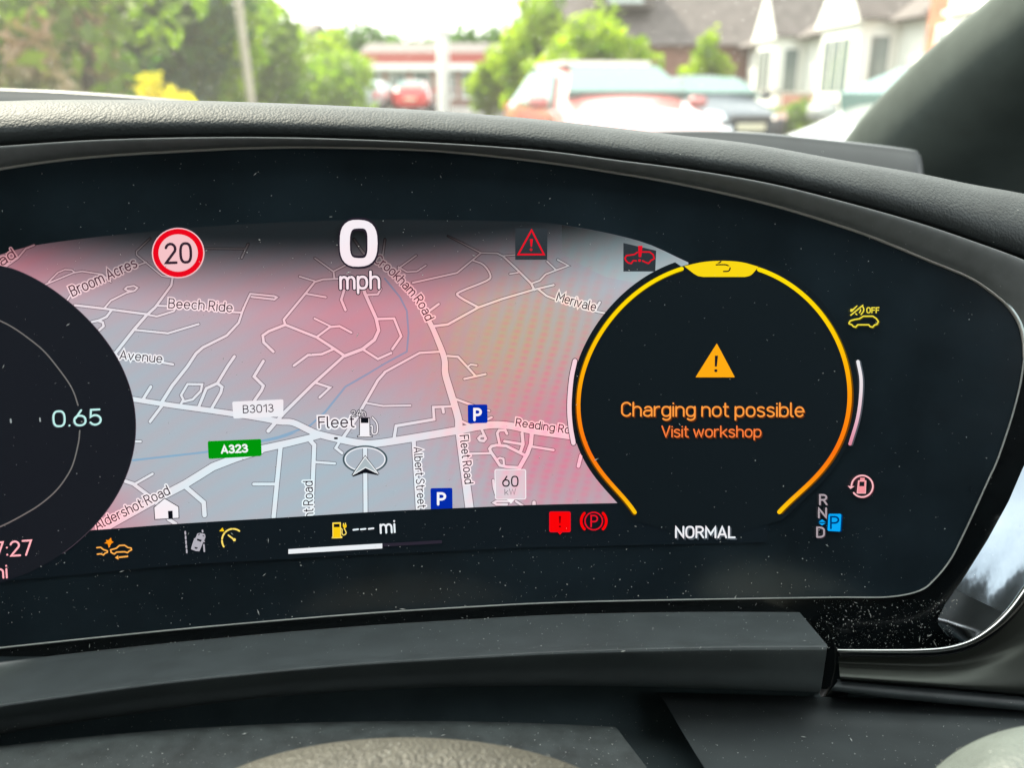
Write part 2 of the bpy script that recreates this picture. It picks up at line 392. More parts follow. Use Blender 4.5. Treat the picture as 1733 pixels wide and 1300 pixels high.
# ------------------------------------------------------------------ the instrument display
DISP = empty('instrument_display', tuple(surf([(866, 1020)])[0]), label='wide curved black instrument screen showing a street map and a round charging warning', cat='display')
def P_(*p): return np.array(p, float)
TOP = cr(P_((-420, 362), (-240, 327), (-60, 297), (0, 286), (86, 273), (173, 264), (300, 256), (430, 250), (560, 249), (733, 254.5), (906, 272), (1045, 292.6), (1160, 313), (1300, 345), (1433, 386), (1502, 412), (1571, 441), (1640, 470), (1687, 502), (1710, 525), (1724, 549), (1731, 577), (1732.5, 607)))
BOT = cr(P_((-420, 1152), (-240, 1126), (-60, 1104), (0, 1097), (300, 1066), (588, 1041), (800, 1027.4), (950, 1020), (1150, 1015.5), (1296, 1013), (1420, 1011.3), (1504, 1010.6), (1556, 1000), (1582, 980), (1607, 949), (1625, 915), (1648, 866), (1671, 815), (1687, 780), (1703, 734), (1716, 692), (1727, 646), (1732.5, 607)))
m_glass = pbr('display_glass', (.012, .021, .028), rough=.16, spec=.5, var=.3, vscale=30, rvar=.06)
# face
xs = np.concatenate([np.linspace(-420, 1500, 80), np.linspace(1510, 1732, 26)])
def yon(C, x, hi=True):     # y of an outline on a column
    return np.interp(x, C[:, 0], C[:, 1])
bt = BOT[np.argsort(BOT[:, 0])]
sh = Sheet(); sh.between(xs, yon(TOP, xs), yon(bt, xs), 34, 0.)
sh.build('glass_face', m_glass, DISP, smooth=True)
# trim line: raised rounded lip following the outline
def lip(name, curve, widths, mat, parent, base, hgt, off=0.):
    C = np.asarray(curve); W = np.interp(np.linspace(0, 1, len(C)), np.linspace(0, 1, len(widths)), widths)
    D = np.gradient(C, axis=0); D /= np.linalg.norm(D, axis=1)[:, None]; N = np.stack([D[:, 1], -D[:, 0]], 1)
    prof = [(-.5, -.6), (-.48, .35), (-.3, .85), (0, 1), (.3, .85), (.48, .35), (.5, -.6)]
    V = []; F = []; n = len(C); k = len(prof); UV = []
    for a, h in prof:
        q = C + N * (W * a)[:, None]; V.append(surf(q, off, base * 1e-3 + h * hgt * 1e-3)); UV.append(q)
    V = np.stack(V, 1).reshape(-1, 3)
    for i in range(n - 1):
        for j in range(k - 1): a = i * k + j; F.append((a, a + 1, a + k + 1, a + k))
    return mesh(name, V, F, mat, parent, smooth=True, world=True)
m_trim = pbr('satin_trim', (.55, .54, .50), rough=.35, metal=.55, var=.1, vscale=80)
m_trimd = pbr('thin_satin_trim', (.33, .35, .34), rough=.4, metal=.5, var=.1, vscale=80)
lip('trim_line', TOP, [5, 5.2, 5.4, 5.4, 5.5, 5, 4.5, 3.0], m_trim, DISP, .1, .7)['label'] = 'pale upper edge of the screen frame'
lip('trim_line', BOT[::-1], [2.6, 2.2, 2.2, 2.4, 3, 3], m_trimd, DISP, .1, .5)

# ---- map
MAP = empty('map_view', (0, 0, 0)); MAP.parent = DISP; MAP.location = (0, 0, 0)
def z(o, s, *pts): return np.array([(o[0] + x / s, o[1] + y / s) for x, y in pts], float)
ZS = 3.466
def a_(*p): return z((0, 350), ZS, *p)
def b_(*p): return z((400, 350), ZS, *p)
def c_(*p): return z((700, 350), ZS, *p)
def d_(*p): return z((0, 620), ZS, *p)
def e_(*p): return z((400, 620), ZS, *p)
def f_(*p): return z((680, 620), ZS, *p)
def g_(*p): return z((780, 720), 6.665, *p)
mtop = cr(P_((-60, 446), (0, 431), (60, 415), (200, 397), (400, 380), (620, 372), (850, 374), (950, 380), (1080, 407), (1165, 444)))
mbot = cr(P_((-60, 912), (153, 898), (300, 887), (500, 875), (645, 866), (780, 860), (900, 855), (1036, 852), (1165, 850)))
xm = np.linspace(-60, 1165, 60)
m_map = em('map_ground', (176, 180, 188), fade=True, spec=True)
sh = Sheet(); sh.between(xm, yon(mtop, xm), yon(mbot, xm), 22, .05); sh.build('map_ground', m_map, MAP)
# open land, slightly lighter, upper right
m_land = em('map_open_land', (176, 190, 194), fade=True)
sh = Sheet(); xl = np.linspace(951, 1163, 24); lt = yon(mtop, xl) + 1; lb = np.interp(xl, [951, 990, 1023, 1072, 1110, 1163], [429, 451, 468, 478, 484, 490])
sh.between(xl, lt, lb, 6, .06); sh.build('map_open_land', m_land, MAP)
m_river = em('map_river', (140, 172, 198), cast=.8, fade=True)
for pts, wd in ((np.vstack([d_((780, 552), (1200, 505), (1530, 440), (1733, 392)), e_((180, 440), (430, 350), (520, 270), (640, 120), (770, 45))]), 3.6),
                (np.vstack([e_((770, 45)), b_((870, 920), (1000, 850), (1010, 740), (1000, 610), (960, 530), (870, 420))]), 3.2)):
    sh = Sheet(); sh.stroke(pts, wd, nl(.07)); sh.build('river', m_river, MAP)
m_case = em('road_edge', (118, 116, 124), fade=True); m_road = em('road_fill', (228, 233, 238), cast=.8, fade=True)
def road(pts, w, smooth=0):
    p = cr(pts, smooth) if smooth else np.asarray(pts, float)
    ww = np.array(w if np.ndim(w) else [w, w], float)
    sh = Sheet(); sh.stroke(p, ww + 2.4, nl(.09), 1); sh.stroke(p, ww, nl(.13), 0); sh.build('road', [m_road, m_case], MAP)
road(a_((20, 360), (105, 300), (150, 245), (200, 225)), 3)
road(a_((262, 457), (430, 387), (480, 378), (600, 396), (650, 440)), 2.6)
road(a_((285, 440), (340, 385), (380, 368), (420, 370), (440, 385)), 2.4)
road(a_((395, 548), (425, 500), (620, 420), (800, 345), (858, 325)), 2.8)
road(a_((880, 185), (800, 262), (802, 282), (950, 405), (1015, 415)), 2.4)
road(a_((1015, 400), (1005, 460), (910, 590), (860, 635), (790, 715), (680, 855)), [3.5, 5.5])
road(a_((1150, 243), (1435, 246)), 2); road(a_((1455, 218), (1417, 300)), 3)
road(a_((440, 577), (610, 597), (860, 630)), 3.8)
road(a_((860, 632), (920, 643), (1020, 612), (1035, 585)), 3.2)
road(a_((915, 580), (1000, 583), (1360, 617), (1420, 620)), 3.4)
road(a_((610, 597), (650, 550), (740, 505), (790, 492), (806, 475), (785, 463), (745, 470), (733, 482), (750, 492), (775, 494)), 3)
road(a_((655, 605), (625, 645), (580, 666), (540, 675)), 4); road(a_((575, 668), (603, 678), (608, 700), (583, 722)), 4)
road(a_((790, 722), (985, 742), (1165, 688)), 3.5)
road(a_((660, 850), (700, 885), (950, 913), (1015, 925)), 4)
road(a_((1420, 620), (1440, 570), (1468, 510), (1610, 524), (1624, 531), (1610, 543), (1475, 528)), 3.4)
road(np.vstack([a_((1430, 590), (1400, 680), (1330, 755), (1190, 825), (1150, 860), (1100, 936), (1010, 1050)), d_((950, 210))]), [3.5, 6])
road(np.vstack([a_((1375, 878)), d_((1335, 0), (1275, 100), (1210, 130), (1165, 240))]), 5); road(d_((1275, 100), (1303, 122), (1295, 155), (1240, 250)), 5)
road(d_((1063, 218), (1075, 195), (1062, 170), (1100, 105), (1186, 106), (1178, 145), (1130, 195), (1075, 208)), 4)
road(np.vstack([a_((1545, 905)), d_((1490, 60), (1545, 115), (1535, 140), (1490, 205))]), 5)
road(d_((885, 120), (840, 192)), 5); road(d_((950, 232), (880, 325)), 5); road(d_((770, 441), (825, 442)), 4)
road(d_((735, 675), (780, 690), (900, 780), (990, 900), (1030, 925)), 6); road(d_((790, 692), (895, 632)), 4.2)
road(d_((1085, 705), (1195, 800), (1200, 875)), 7.6)
road(d_((1645, 480), (1605, 885)), 7.4); road(d_((1488, 692), (1612, 692)), 5)
road(e_((435, 438), (457, 462), (440, 880)), 7); road(e_((455, 562), (578, 571)), 4)
road(np.vstack([b_((632, 875), (450, 1040)), e_((275, 278), (187, 380))]), [4.5, 6.5]); road(e_((465, 97), (550, 125), (488, 183)), 4)
road(np.vstack([b_((1195, 850), (1075, 857), (870, 970)), e_((870, 37), (830, 82), (760, 205), (700, 312), (618, 430))]), [3.6, 5.5])
road(e_((760, 215), (860, 233), (1022, 230)), 3)
road(e_((925, 425), (937, 350), (1160, 312), (1155, 240), (1265, 235)), [5.5, 4]); road(e_((1210, 240), (1215, 270)), 5)
road(e_((1040, 430), (1065, 850)), 7)
road(b_((460, 300), (570, 380), (575, 418)), [2.4, 3.5]); road(b_((570, 378), (645, 340)), 2.8); road(b_((370, 408), (465, 437)), 2.8)
road(b_((640, 420), (510, 425), (460, 440), (400, 515), (278, 662), (287, 692), (470, 765), (570, 830), (635, 875)), [3, 5])
road(b_((410, 510), (525, 530)), 3.2); road(b_((287, 692), (190, 730), (155, 755), (160, 795), (217, 850)), 4.6)
road(b_((470, 765), (550, 705), (605, 700), (675, 738)), 3.8); road(b_((458, 655), (550, 700)), 3.2); road(b_((570, 835), (500, 865), (420, 870), (337, 932)), 4.2)
road(b_((635, 875), (740, 835), (810, 780), (835, 725), (820, 655), (755, 510), (745, 480)), 5.6); road(b_((740, 835), (830, 893), (908, 858)), 4)
road(b_((825, 658), (925, 655), (967, 760), (915, 835)), 4.2); road(b_((640, 605), (615, 545), (632, 490)), 4.4); road(b_((765, 517), (830, 513), (848, 480)), 3.4)
road(b_((872, 190), (855, 310)), 2.6); road(b_((950, 362), (1055, 285)), 2.6); road(b_((950, 352), (1000, 382), (1060, 378), (1112, 343)), 2.6)
road(b_((1035, 445), (1295, 387), (1435, 270), (1310, 205), (1240, 170)), [3.4, 3, 2, 1.4]); road(np.vstack([b_((1435, 270), (1530, 272), (1565, 290)), c_((600, 360), (690, 450), (708, 487))]), [2.6, 4])
road(b_((1565, 287), (1650, 280)), 2); road(b_((1390, 315), (1450, 340), (1490, 400), (1465, 435), (1312, 498), (1308, 527), (1420, 590)), [2.8, 4], 3)
road(np.vstack([b_((1160, 700), (1240, 690), (1420, 590)), c_((520, 540), (700, 487), (822, 458))]), [4.4, 3.4]); road(b_((1130, 612), (1187, 570)), 4)
road(c_((565, 393), (612, 386)), 2.6); road(c_((690, 450), (740, 432), (775, 395), (840, 370), (908, 345), (845, 310)), 3); road(c_((783, 320), (835, 370)), 2.8)
road(c_((730, 482), (780, 522), (825, 540)), 3.4); road(c_((1040, 600), (1075, 615), (1112, 622), (1150, 628)), 3.2); road(c_((1092, 560), (1065, 605)), 4); 
road(b_((1240, 875), (1300, 880), (1360, 945), (1405, 995)), 3.8); road(b_((1355, 940), (1375, 925), (1410, 930)), 3); road(b_((1337, 1010), (1462, 982)), 3.6)
road(e_((1280, 190), (1400, 235)), 4); road(f_((495, 315), (527, 300)), 4); road(f_((500, 258), (515, 262)), 3); road(f_((345, 320), (400, 345)), 4); 
road(e_((610, 435), (583, 480), (620, 510)), 4.6); road(e_((755, 468), (758, 860)), 7)
road(g_((60, 322), (345, 315)), 4); road(g_((345, 315), (323, 265), (345, 237), (400, 225), (510, 232), (720, 337)), 5)
road(g_((345, 310), (400, 390), (440, 452), (520, 470), (650, 477)), 5); road(g_((395, 392), (440, 368), (480, 380), (487, 460)), 3.6)
road(g_((440, 225), (410, 90), (430, 57), (500, 55), (520, 95)), 4.6); road(g_((490, 180), (690, 213)), 4.6); road(g_((690, 92), (702, 212), (675, 290)), 5.6)
road(g_((802, 60), (790, 210), (750, 320), (660, 480)), [7, 7]); road(g_((800, 240), (1045, 280)), 4.2); road(g_((235, 50), (265, 115), (282, 150), (258, 178), (215, 172), (198, 148), (222, 122), (262, 120)), 4.4)
road(g_((1355, 340), (1325, 462)), 6); road(g_((560, 858), (400, 858), (372, 875), (400, 893), (520, 893)), 4); road(g_((620, 858), (700, 910)), 4); road(g_((825, 872), (825, 900)), 6)
road(g_((365, 620), (372, 700), (395, 780)), 4)
# trunk roads last, over the junctions
road(np.vstack([d_((585, 965), (880, 800), (1090, 690), (1250, 590), (1380, 540), (1530, 492)), e_((150, 485), (300, 452), (440, 418), (490, 405))]), [13, 13, 12, 10])
road(cr(np.vstack([b_((690, 190), (760, 285), (850, 345), (950, 430), (1050, 540), (1130, 670), (1180, 780), (1220, 890)), e_((1225, 40), (1250, 130), (1300, 300), (1310, 400), (1370, 850))]), 4), [3, 5, 7, 9, 11, 12, 14])
road(cr(np.vstack([d_((760, 190), (1000, 228), (1200, 255), (1400, 284), (1550, 308), (1640, 325)), e_((330, 330), (420, 372), (480, 398), (620, 432), (740, 453), (830, 452), (1040, 420), (1290, 378), (1360, 365)), f_((440, 355), (540, 343), (640, 350), (750, 375), (860, 392), (1060, 420))]), 4), [8, 9.5, 10.5, 12, 13, 12, 11.5])
m_ink = em('map_ink', (52, 40, 52), cast=.8); m_halo = em('map_halo', (246, 248, 250), cast=.85, fade=True); m_inkd = em('map_ink_black', (16, 18, 26), cast=0)
# gives ink over the fading band a fade too
m_inkf = em('map_ink_far', (70, 48, 60), cast=.7)
sh = Sheet(); sh.stroke(e_((578, 423), (590, 423)), 3.4, nl(.19)); sh.build('junction_dot', m_inkd, MAP)
def street(txt, path, cap, wt=1.9, ink=None, hw=2.2, **k): return text('street_name', txt, path, cap, wt * 1.15, ink or m_ink, MAP, base=.18, halo=m_halo, hw=hw, **k)
street('Road', P_((-24, 467), (27, 435)), 17, ink=m_inkf)
street('Broom Acres', a_((428, 524), (600, 446), (700, 400), (806, 350)), 17.5, ink=m_inkf)
street('Beech Ride', a_((990, 592), (1180, 602), (1360, 617)), 15.5, 1.6)
street('Avenue', a_((703, 892), (948, 915)), 14.5, 1.6)
street('Crookham Road', cr(P_((633, 443), (645, 451.5), (660, 464), (674, 478), (688, 493), (702, 509), (713, 526), (721, 543))), 15, 1.7, ink=m_inkf)
street('Merivale', c_((838, 549), (950, 583), (1062, 612)), 15, 1.6)
street('Aldershot Road', P_((165, 897), (288, 836)), 16, 1.7)
street('Fleet', P_((540, 724.5), (599, 722.5)), 18.5, 2.0, hw=2.6)
street('nt Road', P_((530, 876), (528.5, 815)), 15.5, 1.6)
street('Albert Street', P_((700.5, 758), (707.5, 860)), 13.5, 1.5)
street('Fleet Road', P_((778.5, 738), (787, 819)), 14, 1.6)
street('Reading Road', P_((873, 721), (985, 737)), 12.8, 1.6)
# road shields
m_white = em('shield_white', (238, 240, 244), cast=.5); m_green = em('shield_green', (0, 150, 12), cast=0); m_blue = em('parking_blue', (4, 44, 170), cast=0); m_w2 = em('sign_white', (248, 250, 252), cast=.15)
def rrect(c4, r=3):     # rounded quadrilateral
    c4 = np.array(c4, float); o = []
    for i in range(4):
        p, q, s = c4[i], c4[i - 1], c4[(i + 1) % 4]; u = (q - p) / np.linalg.norm(q - p); v = (s - p) / np.linalg.norm(s - p)
        for t in np.linspace(0, 1, 5): o.append(p + u * r * (1 - t) ** 2 + v * r * t ** 2)
    return o
SH = empty('road_shield'); 
def shield(quad, mat, rim, txt, path, cap, wt, ink, parent=MAP, rimw=1.4, name='road_shield', base=.2):
    s = Sheet(); p = rrect(quad); s.poly(p, nl(base), 0)
    if rim: s.stroke(p, rimw, nl(base), 1, closed=True)
    mats = [mat] + ([rim] if rim else []) + [ink]
    for q in text_strokes(txt, path, cap): s.stroke(q, wt, nl(base + .04), len(mats) - 1, step=5)
    return s.build(name, mats, parent)
bpy.data.objects.remove(SH)
shield([(393, 680), (479.5, 676), (479.5, 705), (395, 708.5)], m_white, None, 'B3013', P_((412, 699), (462.5, 697)), 12.5, 1.6, m_ink)['label'] = 'white road number box reading B3013'
shield([(351.4, 747), (442, 743.2), (442.8, 772), (353, 777)], m_green, None, 'A323', P_((375.5, 767), (418.5, 764.8)), 12, 3.0, m_w2)['label'] = 'green road number box reading A323'
shield([(791.6, 685), (824.8, 684.6), (825.2, 716), (792, 716.8)], m_blue, None, 'P', P_((803, 711), (813.5, 711)), 18.5, 4.2, m_w2, name='parking_sign')
shield([(728.5, 826.6), (765.5, 826), (766, 866), (729, 866)], m_blue, None, 'P', P_((741.5, 854), (753, 854)), 18.5, 4.2, m_w2, name='parking_sign')
m_chg = em('charger_box', (212, 216, 222), cast=.7); m_grey = em('charger_grey', (120, 124, 130), cast=.6)
o = shield([(838, 795.4), (889.2, 795.4), (889.5, 844.5), (839, 845)], m_chg, m_w2, '60', P_((851, 823.2), (876.5, 823.2)), 16.6, 2.3, m_inkd, name='charger_marker', base=.2, rimw=2.2); o['label'] = 'pale box reading 60 kW'
text('charger_unit', 'kW', P_((854.5, 837.8), (872.7, 837.3)), 9.6, 1.1, m_grey, MAP, base=.22)
sh = Sheet(); sh.poly([(858, 845.6), (871, 845.6), (864.6, 853)], nl(.2)); sh.build('charger_marker_tip', m_w2, MAP)
# small map symbols
def sym(name, items, mats, parent, base=.24, label=None):
    """items: ('p', pts, mat) fill | ('s', pts, width, mat[, closed]) stroke"""
    s = Sheet()
    for k, it in enumerate(items):
        if it[0] == 'p': s.poly(it[1], nl(base) + k * .008, it[2])
        else: s.stroke(it[1], it[2], nl(base) + k * .008, it[3], closed=len(it) > 4 and it[4], step=6)
    o = s.build(name, mats, parent)
    if label: o['label'] = label
    return o
m_ol = em('symbol_outline', (34, 30, 40), cast=.3); m_sym = em('symbol_white', (245, 244, 248), cast=.5)
hz = d_((903, 828), (965, 775), (1048, 825), (1050, 892), (908, 900))
sym('home_symbol', [('p', hz, 0), ('s', hz, 1.3, 1, True), ('p', d_((985, 850), (1012, 848), (1014, 893), (988, 895)), 2)], [m_sym, m_ol, m_inkd], MAP)
fp = e_((723, 303), (782, 303), (784, 405), (797, 408), (797, 416), (710, 416), (710, 408), (722, 405))
hose = cr(e_((787, 350), (797, 352), (797, 390), (812, 398), (826, 385), (824, 335), (797, 300)), 4)
sym('fuel_station_symbol', [('s', hose, 4.2, 1), ('s', hose, 2.2, 0), ('p', fp, 0), ('s', fp, 1.3, 1, True), ('p', e_((730, 305), (775, 305), (775, 333), (730, 333)), 2)], [m_sym, m_ol, m_inkd], MAP)
text('opening_note', '24h', P_((595.3, 705), (618.4, 704)), 9.4, 1.3, m_sym, MAP, base=.27, halo=m_inkd, hw=1.3)
def q_(*p): return z((570, 740), 16.25, *p)
ell = [(618, 777.7)] ; el = np.array([(617.8 + 36.4 * math.cos(t), 777.7 + 22 * math.sin(t)) for t in np.linspace(0, 2 * math.pi, 49)[:-1]])
arw = q_((780, 510), (1160, 1010), (1130, 1040), (860, 990), (790, 965), (700, 1000), (450, 1080), (415, 1040))
arp = q_((780, 545), (1140, 1010), (790, 835), (440, 1045))
m_posg = em('position_grey', (176, 186, 190), cast=.4)
sym('position_ring', [('s', el, 3.2, 1, True), ('s', np.array([(617.8 + (x - 617.8) * .925, 777.7 + (y - 777.7) * .9) for x, y in el]), 2.0, 0, True)], [m_sym, em('ring_dark', (70, 88, 96), cast=0)], MAP, base=.2)
sym('position_arrow', [('p', arw, 1), ('s', arw, 1.2, 1, True), ('p', arp, 2), ('s', arp, 1.5, 0, True)], [m_w2, m_inkd, m_posg], MAP, base=.27)

# ---- dark panels that lie over the map
m_pan = pbr('display_dark_picture', (.0045, .0065, .0095), rough=.16, var=.3, vscale=30, rvar=.06)
def dark(name, rgb):
    m, b, out = newmat(name); p = b.n('ShaderNodeBsdfPrincipled'); p.inputs['Base Color'].default_value = (.011, .018, .023, 1); p.inputs['Roughness'].default_value = .16
    e = b.n('ShaderNodeEmission'); e.inputs[0].default_value = L3(*rgb); e.inputs[1].default_value = GAIN
    a = b.n('ShaderNodeAddShader'); b.put(a.inputs[0], e.outputs[0]); b.put(a.inputs[1], p.outputs[0]); b.put(out.inputs[0], a.outputs[0]); m.cycles.emission_sampling = 'NONE'; return m
m_bar = dark('lower_bar_picture', (1, 3, 8)); m_ld = dark('left_dial_picture', (17, 13, 20)); m_rd = dark('right_dial_picture', (2, 3, 5)); m_ed = em('panel_edge', (70, 60, 70), cast=0)
sh = Sheet(); xb = np.linspace(-60, 1300, 70); tb_ = np.interp(xb, mbot[:, 0], mbot[:, 1]); bb = np.interp(xb, [-60, 0, 300, 600, 900, 1300], [992, 985, 957, 940, 927, 918])
tb_ = np.where(xb > 1036, 852, tb_); sh.between(xb, tb_, bb, 4, .235); sh.build('lower_bar', m_bar, DISP)
def polar_from(C, c0=np.array([-20., 715.]), deg=6):
    d = C - c0; th = np.unwrap(np.arctan2(d[:, 1], d[:, 0])); r = np.linalg.norm(d, axis=1); m_, s_ = th.mean(), np.ptp(th) / 2
    r2 = np.polyval(np.polyfit((th - m_) / s_, r, deg), (th - m_) / s_); return c0 + np.stack([np.cos(th) * r2, np.sin(th) * r2], 1)
LD = empty('left_dial'); LD.parent = DISP
le = cr(P_((-70, 434), (0, 449.5), (37.5, 461), (78, 483), (121, 514.5), (156, 549), (184.6, 583.7), (202, 612), (218, 650), (226, 690), (229, 730), (225, 779), (213.5, 807.5), (187.5, 851), (153, 898.4), (85, 951), (0, 987), (-70, 1000)), 5)
le = resamp(le, 120); le = np.vstack([le[:12], polar_from(le[12:-12]), le[-12:]])
s = Sheet(); s.disc(np.vstack([le, [(-70, 800), (-70, 600)]]), (-10, 720), .29); s.build('dial_face', m_ld, LD)
sym('dial_edge', [('s', le[:-25], 1.3, 0)], [m_ed], LD, base=.3)
sym('dial_arc', [('s', cr(P_((-40, 528), (0, 543), (23, 555), (46, 571), (72, 592), (92, 615), (115, 646), (125.5, 666), (132, 686)), 4), 2.4, 0),
                 ('s', cr(P_((135, 729), (132.7, 750), (124, 784.5), (112.5, 807.5), (95, 830.6), (72, 851), (46, 868), (3, 890.6), (-40, 905)), 4), 2.4, 0)], [em('arc_grey', (112, 112, 110), cast=.3)], LD, base=.31)
m_cy = em('text_cyan', (196, 245, 240), cast=0); m_tx = em('text_white', (240, 244, 248), cast=.9); m_txp = em('text_pink', (255, 205, 210), cast=.5); m_gh = em('text_ghost', (78, 88, 96), cast=.6)
text('ratio_readout', '0.65', P_((91, 722), (171, 718.5)), 25.5, 3.2, m_cy, LD, base=.32, ghost=(m_gh, -1.5, 1))
sym('dial_tick', [('s', P_((18, 710), (18.5, 715)), 3, 0), ('s', P_((67.5, 708), (68, 713)), 2.6, 0)], [em('tick_grey', (150, 160, 160), cast=0)], LD, base=.31)
text('clock_readout', '7:27', P_((-8, 943), (54, 939)), 24, 3.1, m_txp, LD, base=.32)
text('distance_unit', 'mi', P_((-16, 979.5), (11.5, 978)), 21, 3.0, m_txp, LD, base=.32)

RD = empty('right_dial'); RD.parent = DISP
ringL = P_((1157.8, 453.5), (1116, 471), (1078, 495), (1043.5, 528), (1015.8, 566), (995.5, 604), (983, 642), (978.6, 677), (980, 708), (986, 738), (1003, 773), (1024.4, 807), (1048.7, 838.5), (1076, 865))
ringR = P_((1284, 454.5), (1317, 469), (1351.7, 493.5), (1382.8, 526), (1407, 558), (1424.4, 592), (1435, 627), (1439, 662), (1435.5, 701), (1425.5, 738), (1404.5, 776), (1379, 807), (1351.7, 838.5), (1317.7, 864.5))
tabt = P_((1157.8, 453.5), (1190, 446.5), (1222, 444.5), (1255, 446.8), (1284, 454.5))
loop = np.vstack([cr(ringL[::-1], 4), cr(tabt, 4)[1:-1], cr(ringR, 4)])
cen = np.array([1210, 668.])
def polar_smooth(C, c0, deg, a0=None):
    d = np.asarray(C) - c0; th = np.unwrap(np.arctan2(d[:, 1], d[:, 0])); r = np.linalg.norm(d, axis=1)
    m_, s_ = th.mean(), np.ptp(th) / 2; co = np.polyfit((th - m_) / s_, r, deg); r2 = np.polyval(co, (th - m_) / s_)
    return c0 + np.stack([np.cos(th) * r2, np.sin(th) * r2], 1)
loop = polar_smooth(resamp(loop, 150), cen, 9)
iL = np.where((loop[:, 0] < 1160))[0]; iR = np.where((loop[:, 0] > 1280) & (np.arange(len(loop)) > 75))[0]
ringL = loop[iL]; ringR = loop[iR]
outl = np.array([p + (p - cen) / np.linalg.norm(p - cen) * (14 if 455 < p[1] else 4) for p in loop])
s = Sheet(); s.disc(np.vstack([outl, [(1240, 905), (1200, 908), (1150, 905)]]), cen, .30, rings=14); s.build('dial_face', m_rd, RD)
m_ring = em('ring_light', (0, 0, 0), cast=0, ramp=[(445, (255, 226, 10)), (540, (255, 212, 8)), (620, (255, 180, 10)), (700, (255, 140, 14)), (765, (252, 116, 18)), (812, (255, 140, 16)), (862, (255, 196, 14))])
m_ringg = em('ring_glow', (0, 0, 0), cast=0, ramp=[(445, (90, 80, 10)), (560, (110, 92, 5)), (700, (110, 58, 10)), (862, (100, 66, 6))])
sym('dial_ring', [('s', ringR + (4.2, 1.2), 5, 1), ('s', ringL + (-1, 1), 9, 1), ('s', ringL, 6.6, 0), ('s', ringR, 7.4, 0)], [m_ring, m_ringg], RD, base=.33)
tab = np.vstack([cr(tabt, 5) + (0, -3.2), P_((1273, 464), (1268, 467), (1261, 468.6), (1190, 468.6), (1181, 467), (1174, 463))])
bk = [('s', P_((1220, 442.5), (1211.5, 448.2), (1221, 454)), 2.2, 2), ('s', cr(P_((1212, 448), (1222, 447.8), (1230, 448.4), (1235.5, 453), (1233, 458.5), (1224.5, 459.3)), 4), 2.2, 2)]
sym('back_tab', [('p', tab, 0)] + bk, [em('tab_yellow', (250, 216, 22), cast=.1), m_ringg, m_inkd], RD, base=.36, label='yellow tab with a back arrow')
m_or = em('warn_orange', (255, 172, 20), cast=0); m_or2 = em('msg_orange', (255, 156, 66), cast=0); m_or3 = em('msg_orange_deep', (252, 126, 62), cast=0); m_org = em('msg_ghost', (96, 46, 20), cast=0); m_hole = em('symbol_hole', (30, 32, 38), cast=0)
tri = P_((1213, 585.5), (1240, 636.5), (1181, 636.5))
sym('warning_triangle', [('p', tri, 0), ('s', tri, 4.5, 0, True), ('p', P_((1209.8, 602), (1215.2, 602), (1213.2, 620.5), (1209.6, 620.5)), 1), ('s', P_((1211.2, 627.4), (1211.8, 627.4)), 5, 1)], [m_or, m_hole], RD, base=.36, label='amber warning triangle with an exclamation mark')
text('message_line', 'Charging not possible', P_((1052.5, 704), (1360, 705)), 22.5, 2.9, m_or2, RD, base=.36, ghost=(m_org, 2, 2.2), gap=.17)
text('message_line', 'Visit workshop', P_((1120.5, 739.5), (1287.5, 739.5)), 18, 2.4, m_or3, RD, base=.36, ghost=(m_org, 2, 2.2), gap=.17)
text('drive_mode_readout', 'NORMAL', P_((1144, 910), (1243.5, 910)), 18, 3.0, m_tx, RD, base=.36, ghost=(m_gh, 2.6, 2.6))
m_arcw = em('side_arc', (0, 0, 0), cast=0, ramp=[(600, (238, 240, 242)), (660, (236, 222, 228)), (715, (232, 178, 196)), (760, (222, 130, 150))])
sa = cr(P_((1452, 612), (1457.3, 642), (1456, 677), (1450.5, 711.6), (1438.5, 751.5)), 5)
sym('side_arc', [('s', sa + (3, .6), 5, 1), ('s', sa, 5.6, 0)], [m_arcw, m_gh], RD, base=.31)
sb = cr(P_((973, 611), (966.8, 642), (963.5, 687), (965.6, 722), (970.5, 750)), 5)
sym('side_arc', [('s', sb, 10, 1), ('s', sb, 7.6, 0)], [em('side_arc_pink', (250, 214, 224), cast=0), m_ol], RD, base=.27)

# ---- readouts over the map
m_spd = em('speed_white', (246, 240, 246), cast=.25)
so_ = oval(583.5, 379, 630.5, 444, 3.0)
sym('speed_readout', [('s', so_, 22, 1, True), ('s', so_, np.array([17, 13.5, 17, 17, 13.5, 17]), 0, True)], [m_spd, em('digit_edge', (40, 34, 46), cast=0)], DISP, base=.36)
text('speed_unit', 'mph', P_((576.5, 488.5), (641.5, 487.5)), 28, 4.2, m_spd, DISP, base=.36, halo=MATS['digit_edge'], hw=1.8)
def circ(cx, cy, r, ry=None, a0=0, a1=360, n=40): return np.array([(cx + r * math.cos(R(a)), cy + (ry or r) * math.sin(R(a))) for a in np.linspace(a0, a1, n + 1)])
m_red = em('sign_red', (236, 8, 30), cast=0); m_face = em('sign_face', (246, 196, 200), cast=0)
s = Sheet(); cc = (301.5, 428); s.poly(circ(*cc, 44.6, 42.8)[:-1], nl(.36), 0); s.poly(circ(*cc, 42.6, 40.9)[:-1], nl(.38), 1); s.poly(circ(*cc, 33.4, 31.8)[:-1], nl(.40), 0)
for q in text_strokes('20', P_((281, 445), (323.5, 443.5)), 32, gap=.24): s.stroke(q, 4.6, nl(.43), 2, step=5)
s.build('speed_limit_sign', [m_face, m_red, m_ink], DISP)['label'] = 'round red speed sign reading 20'
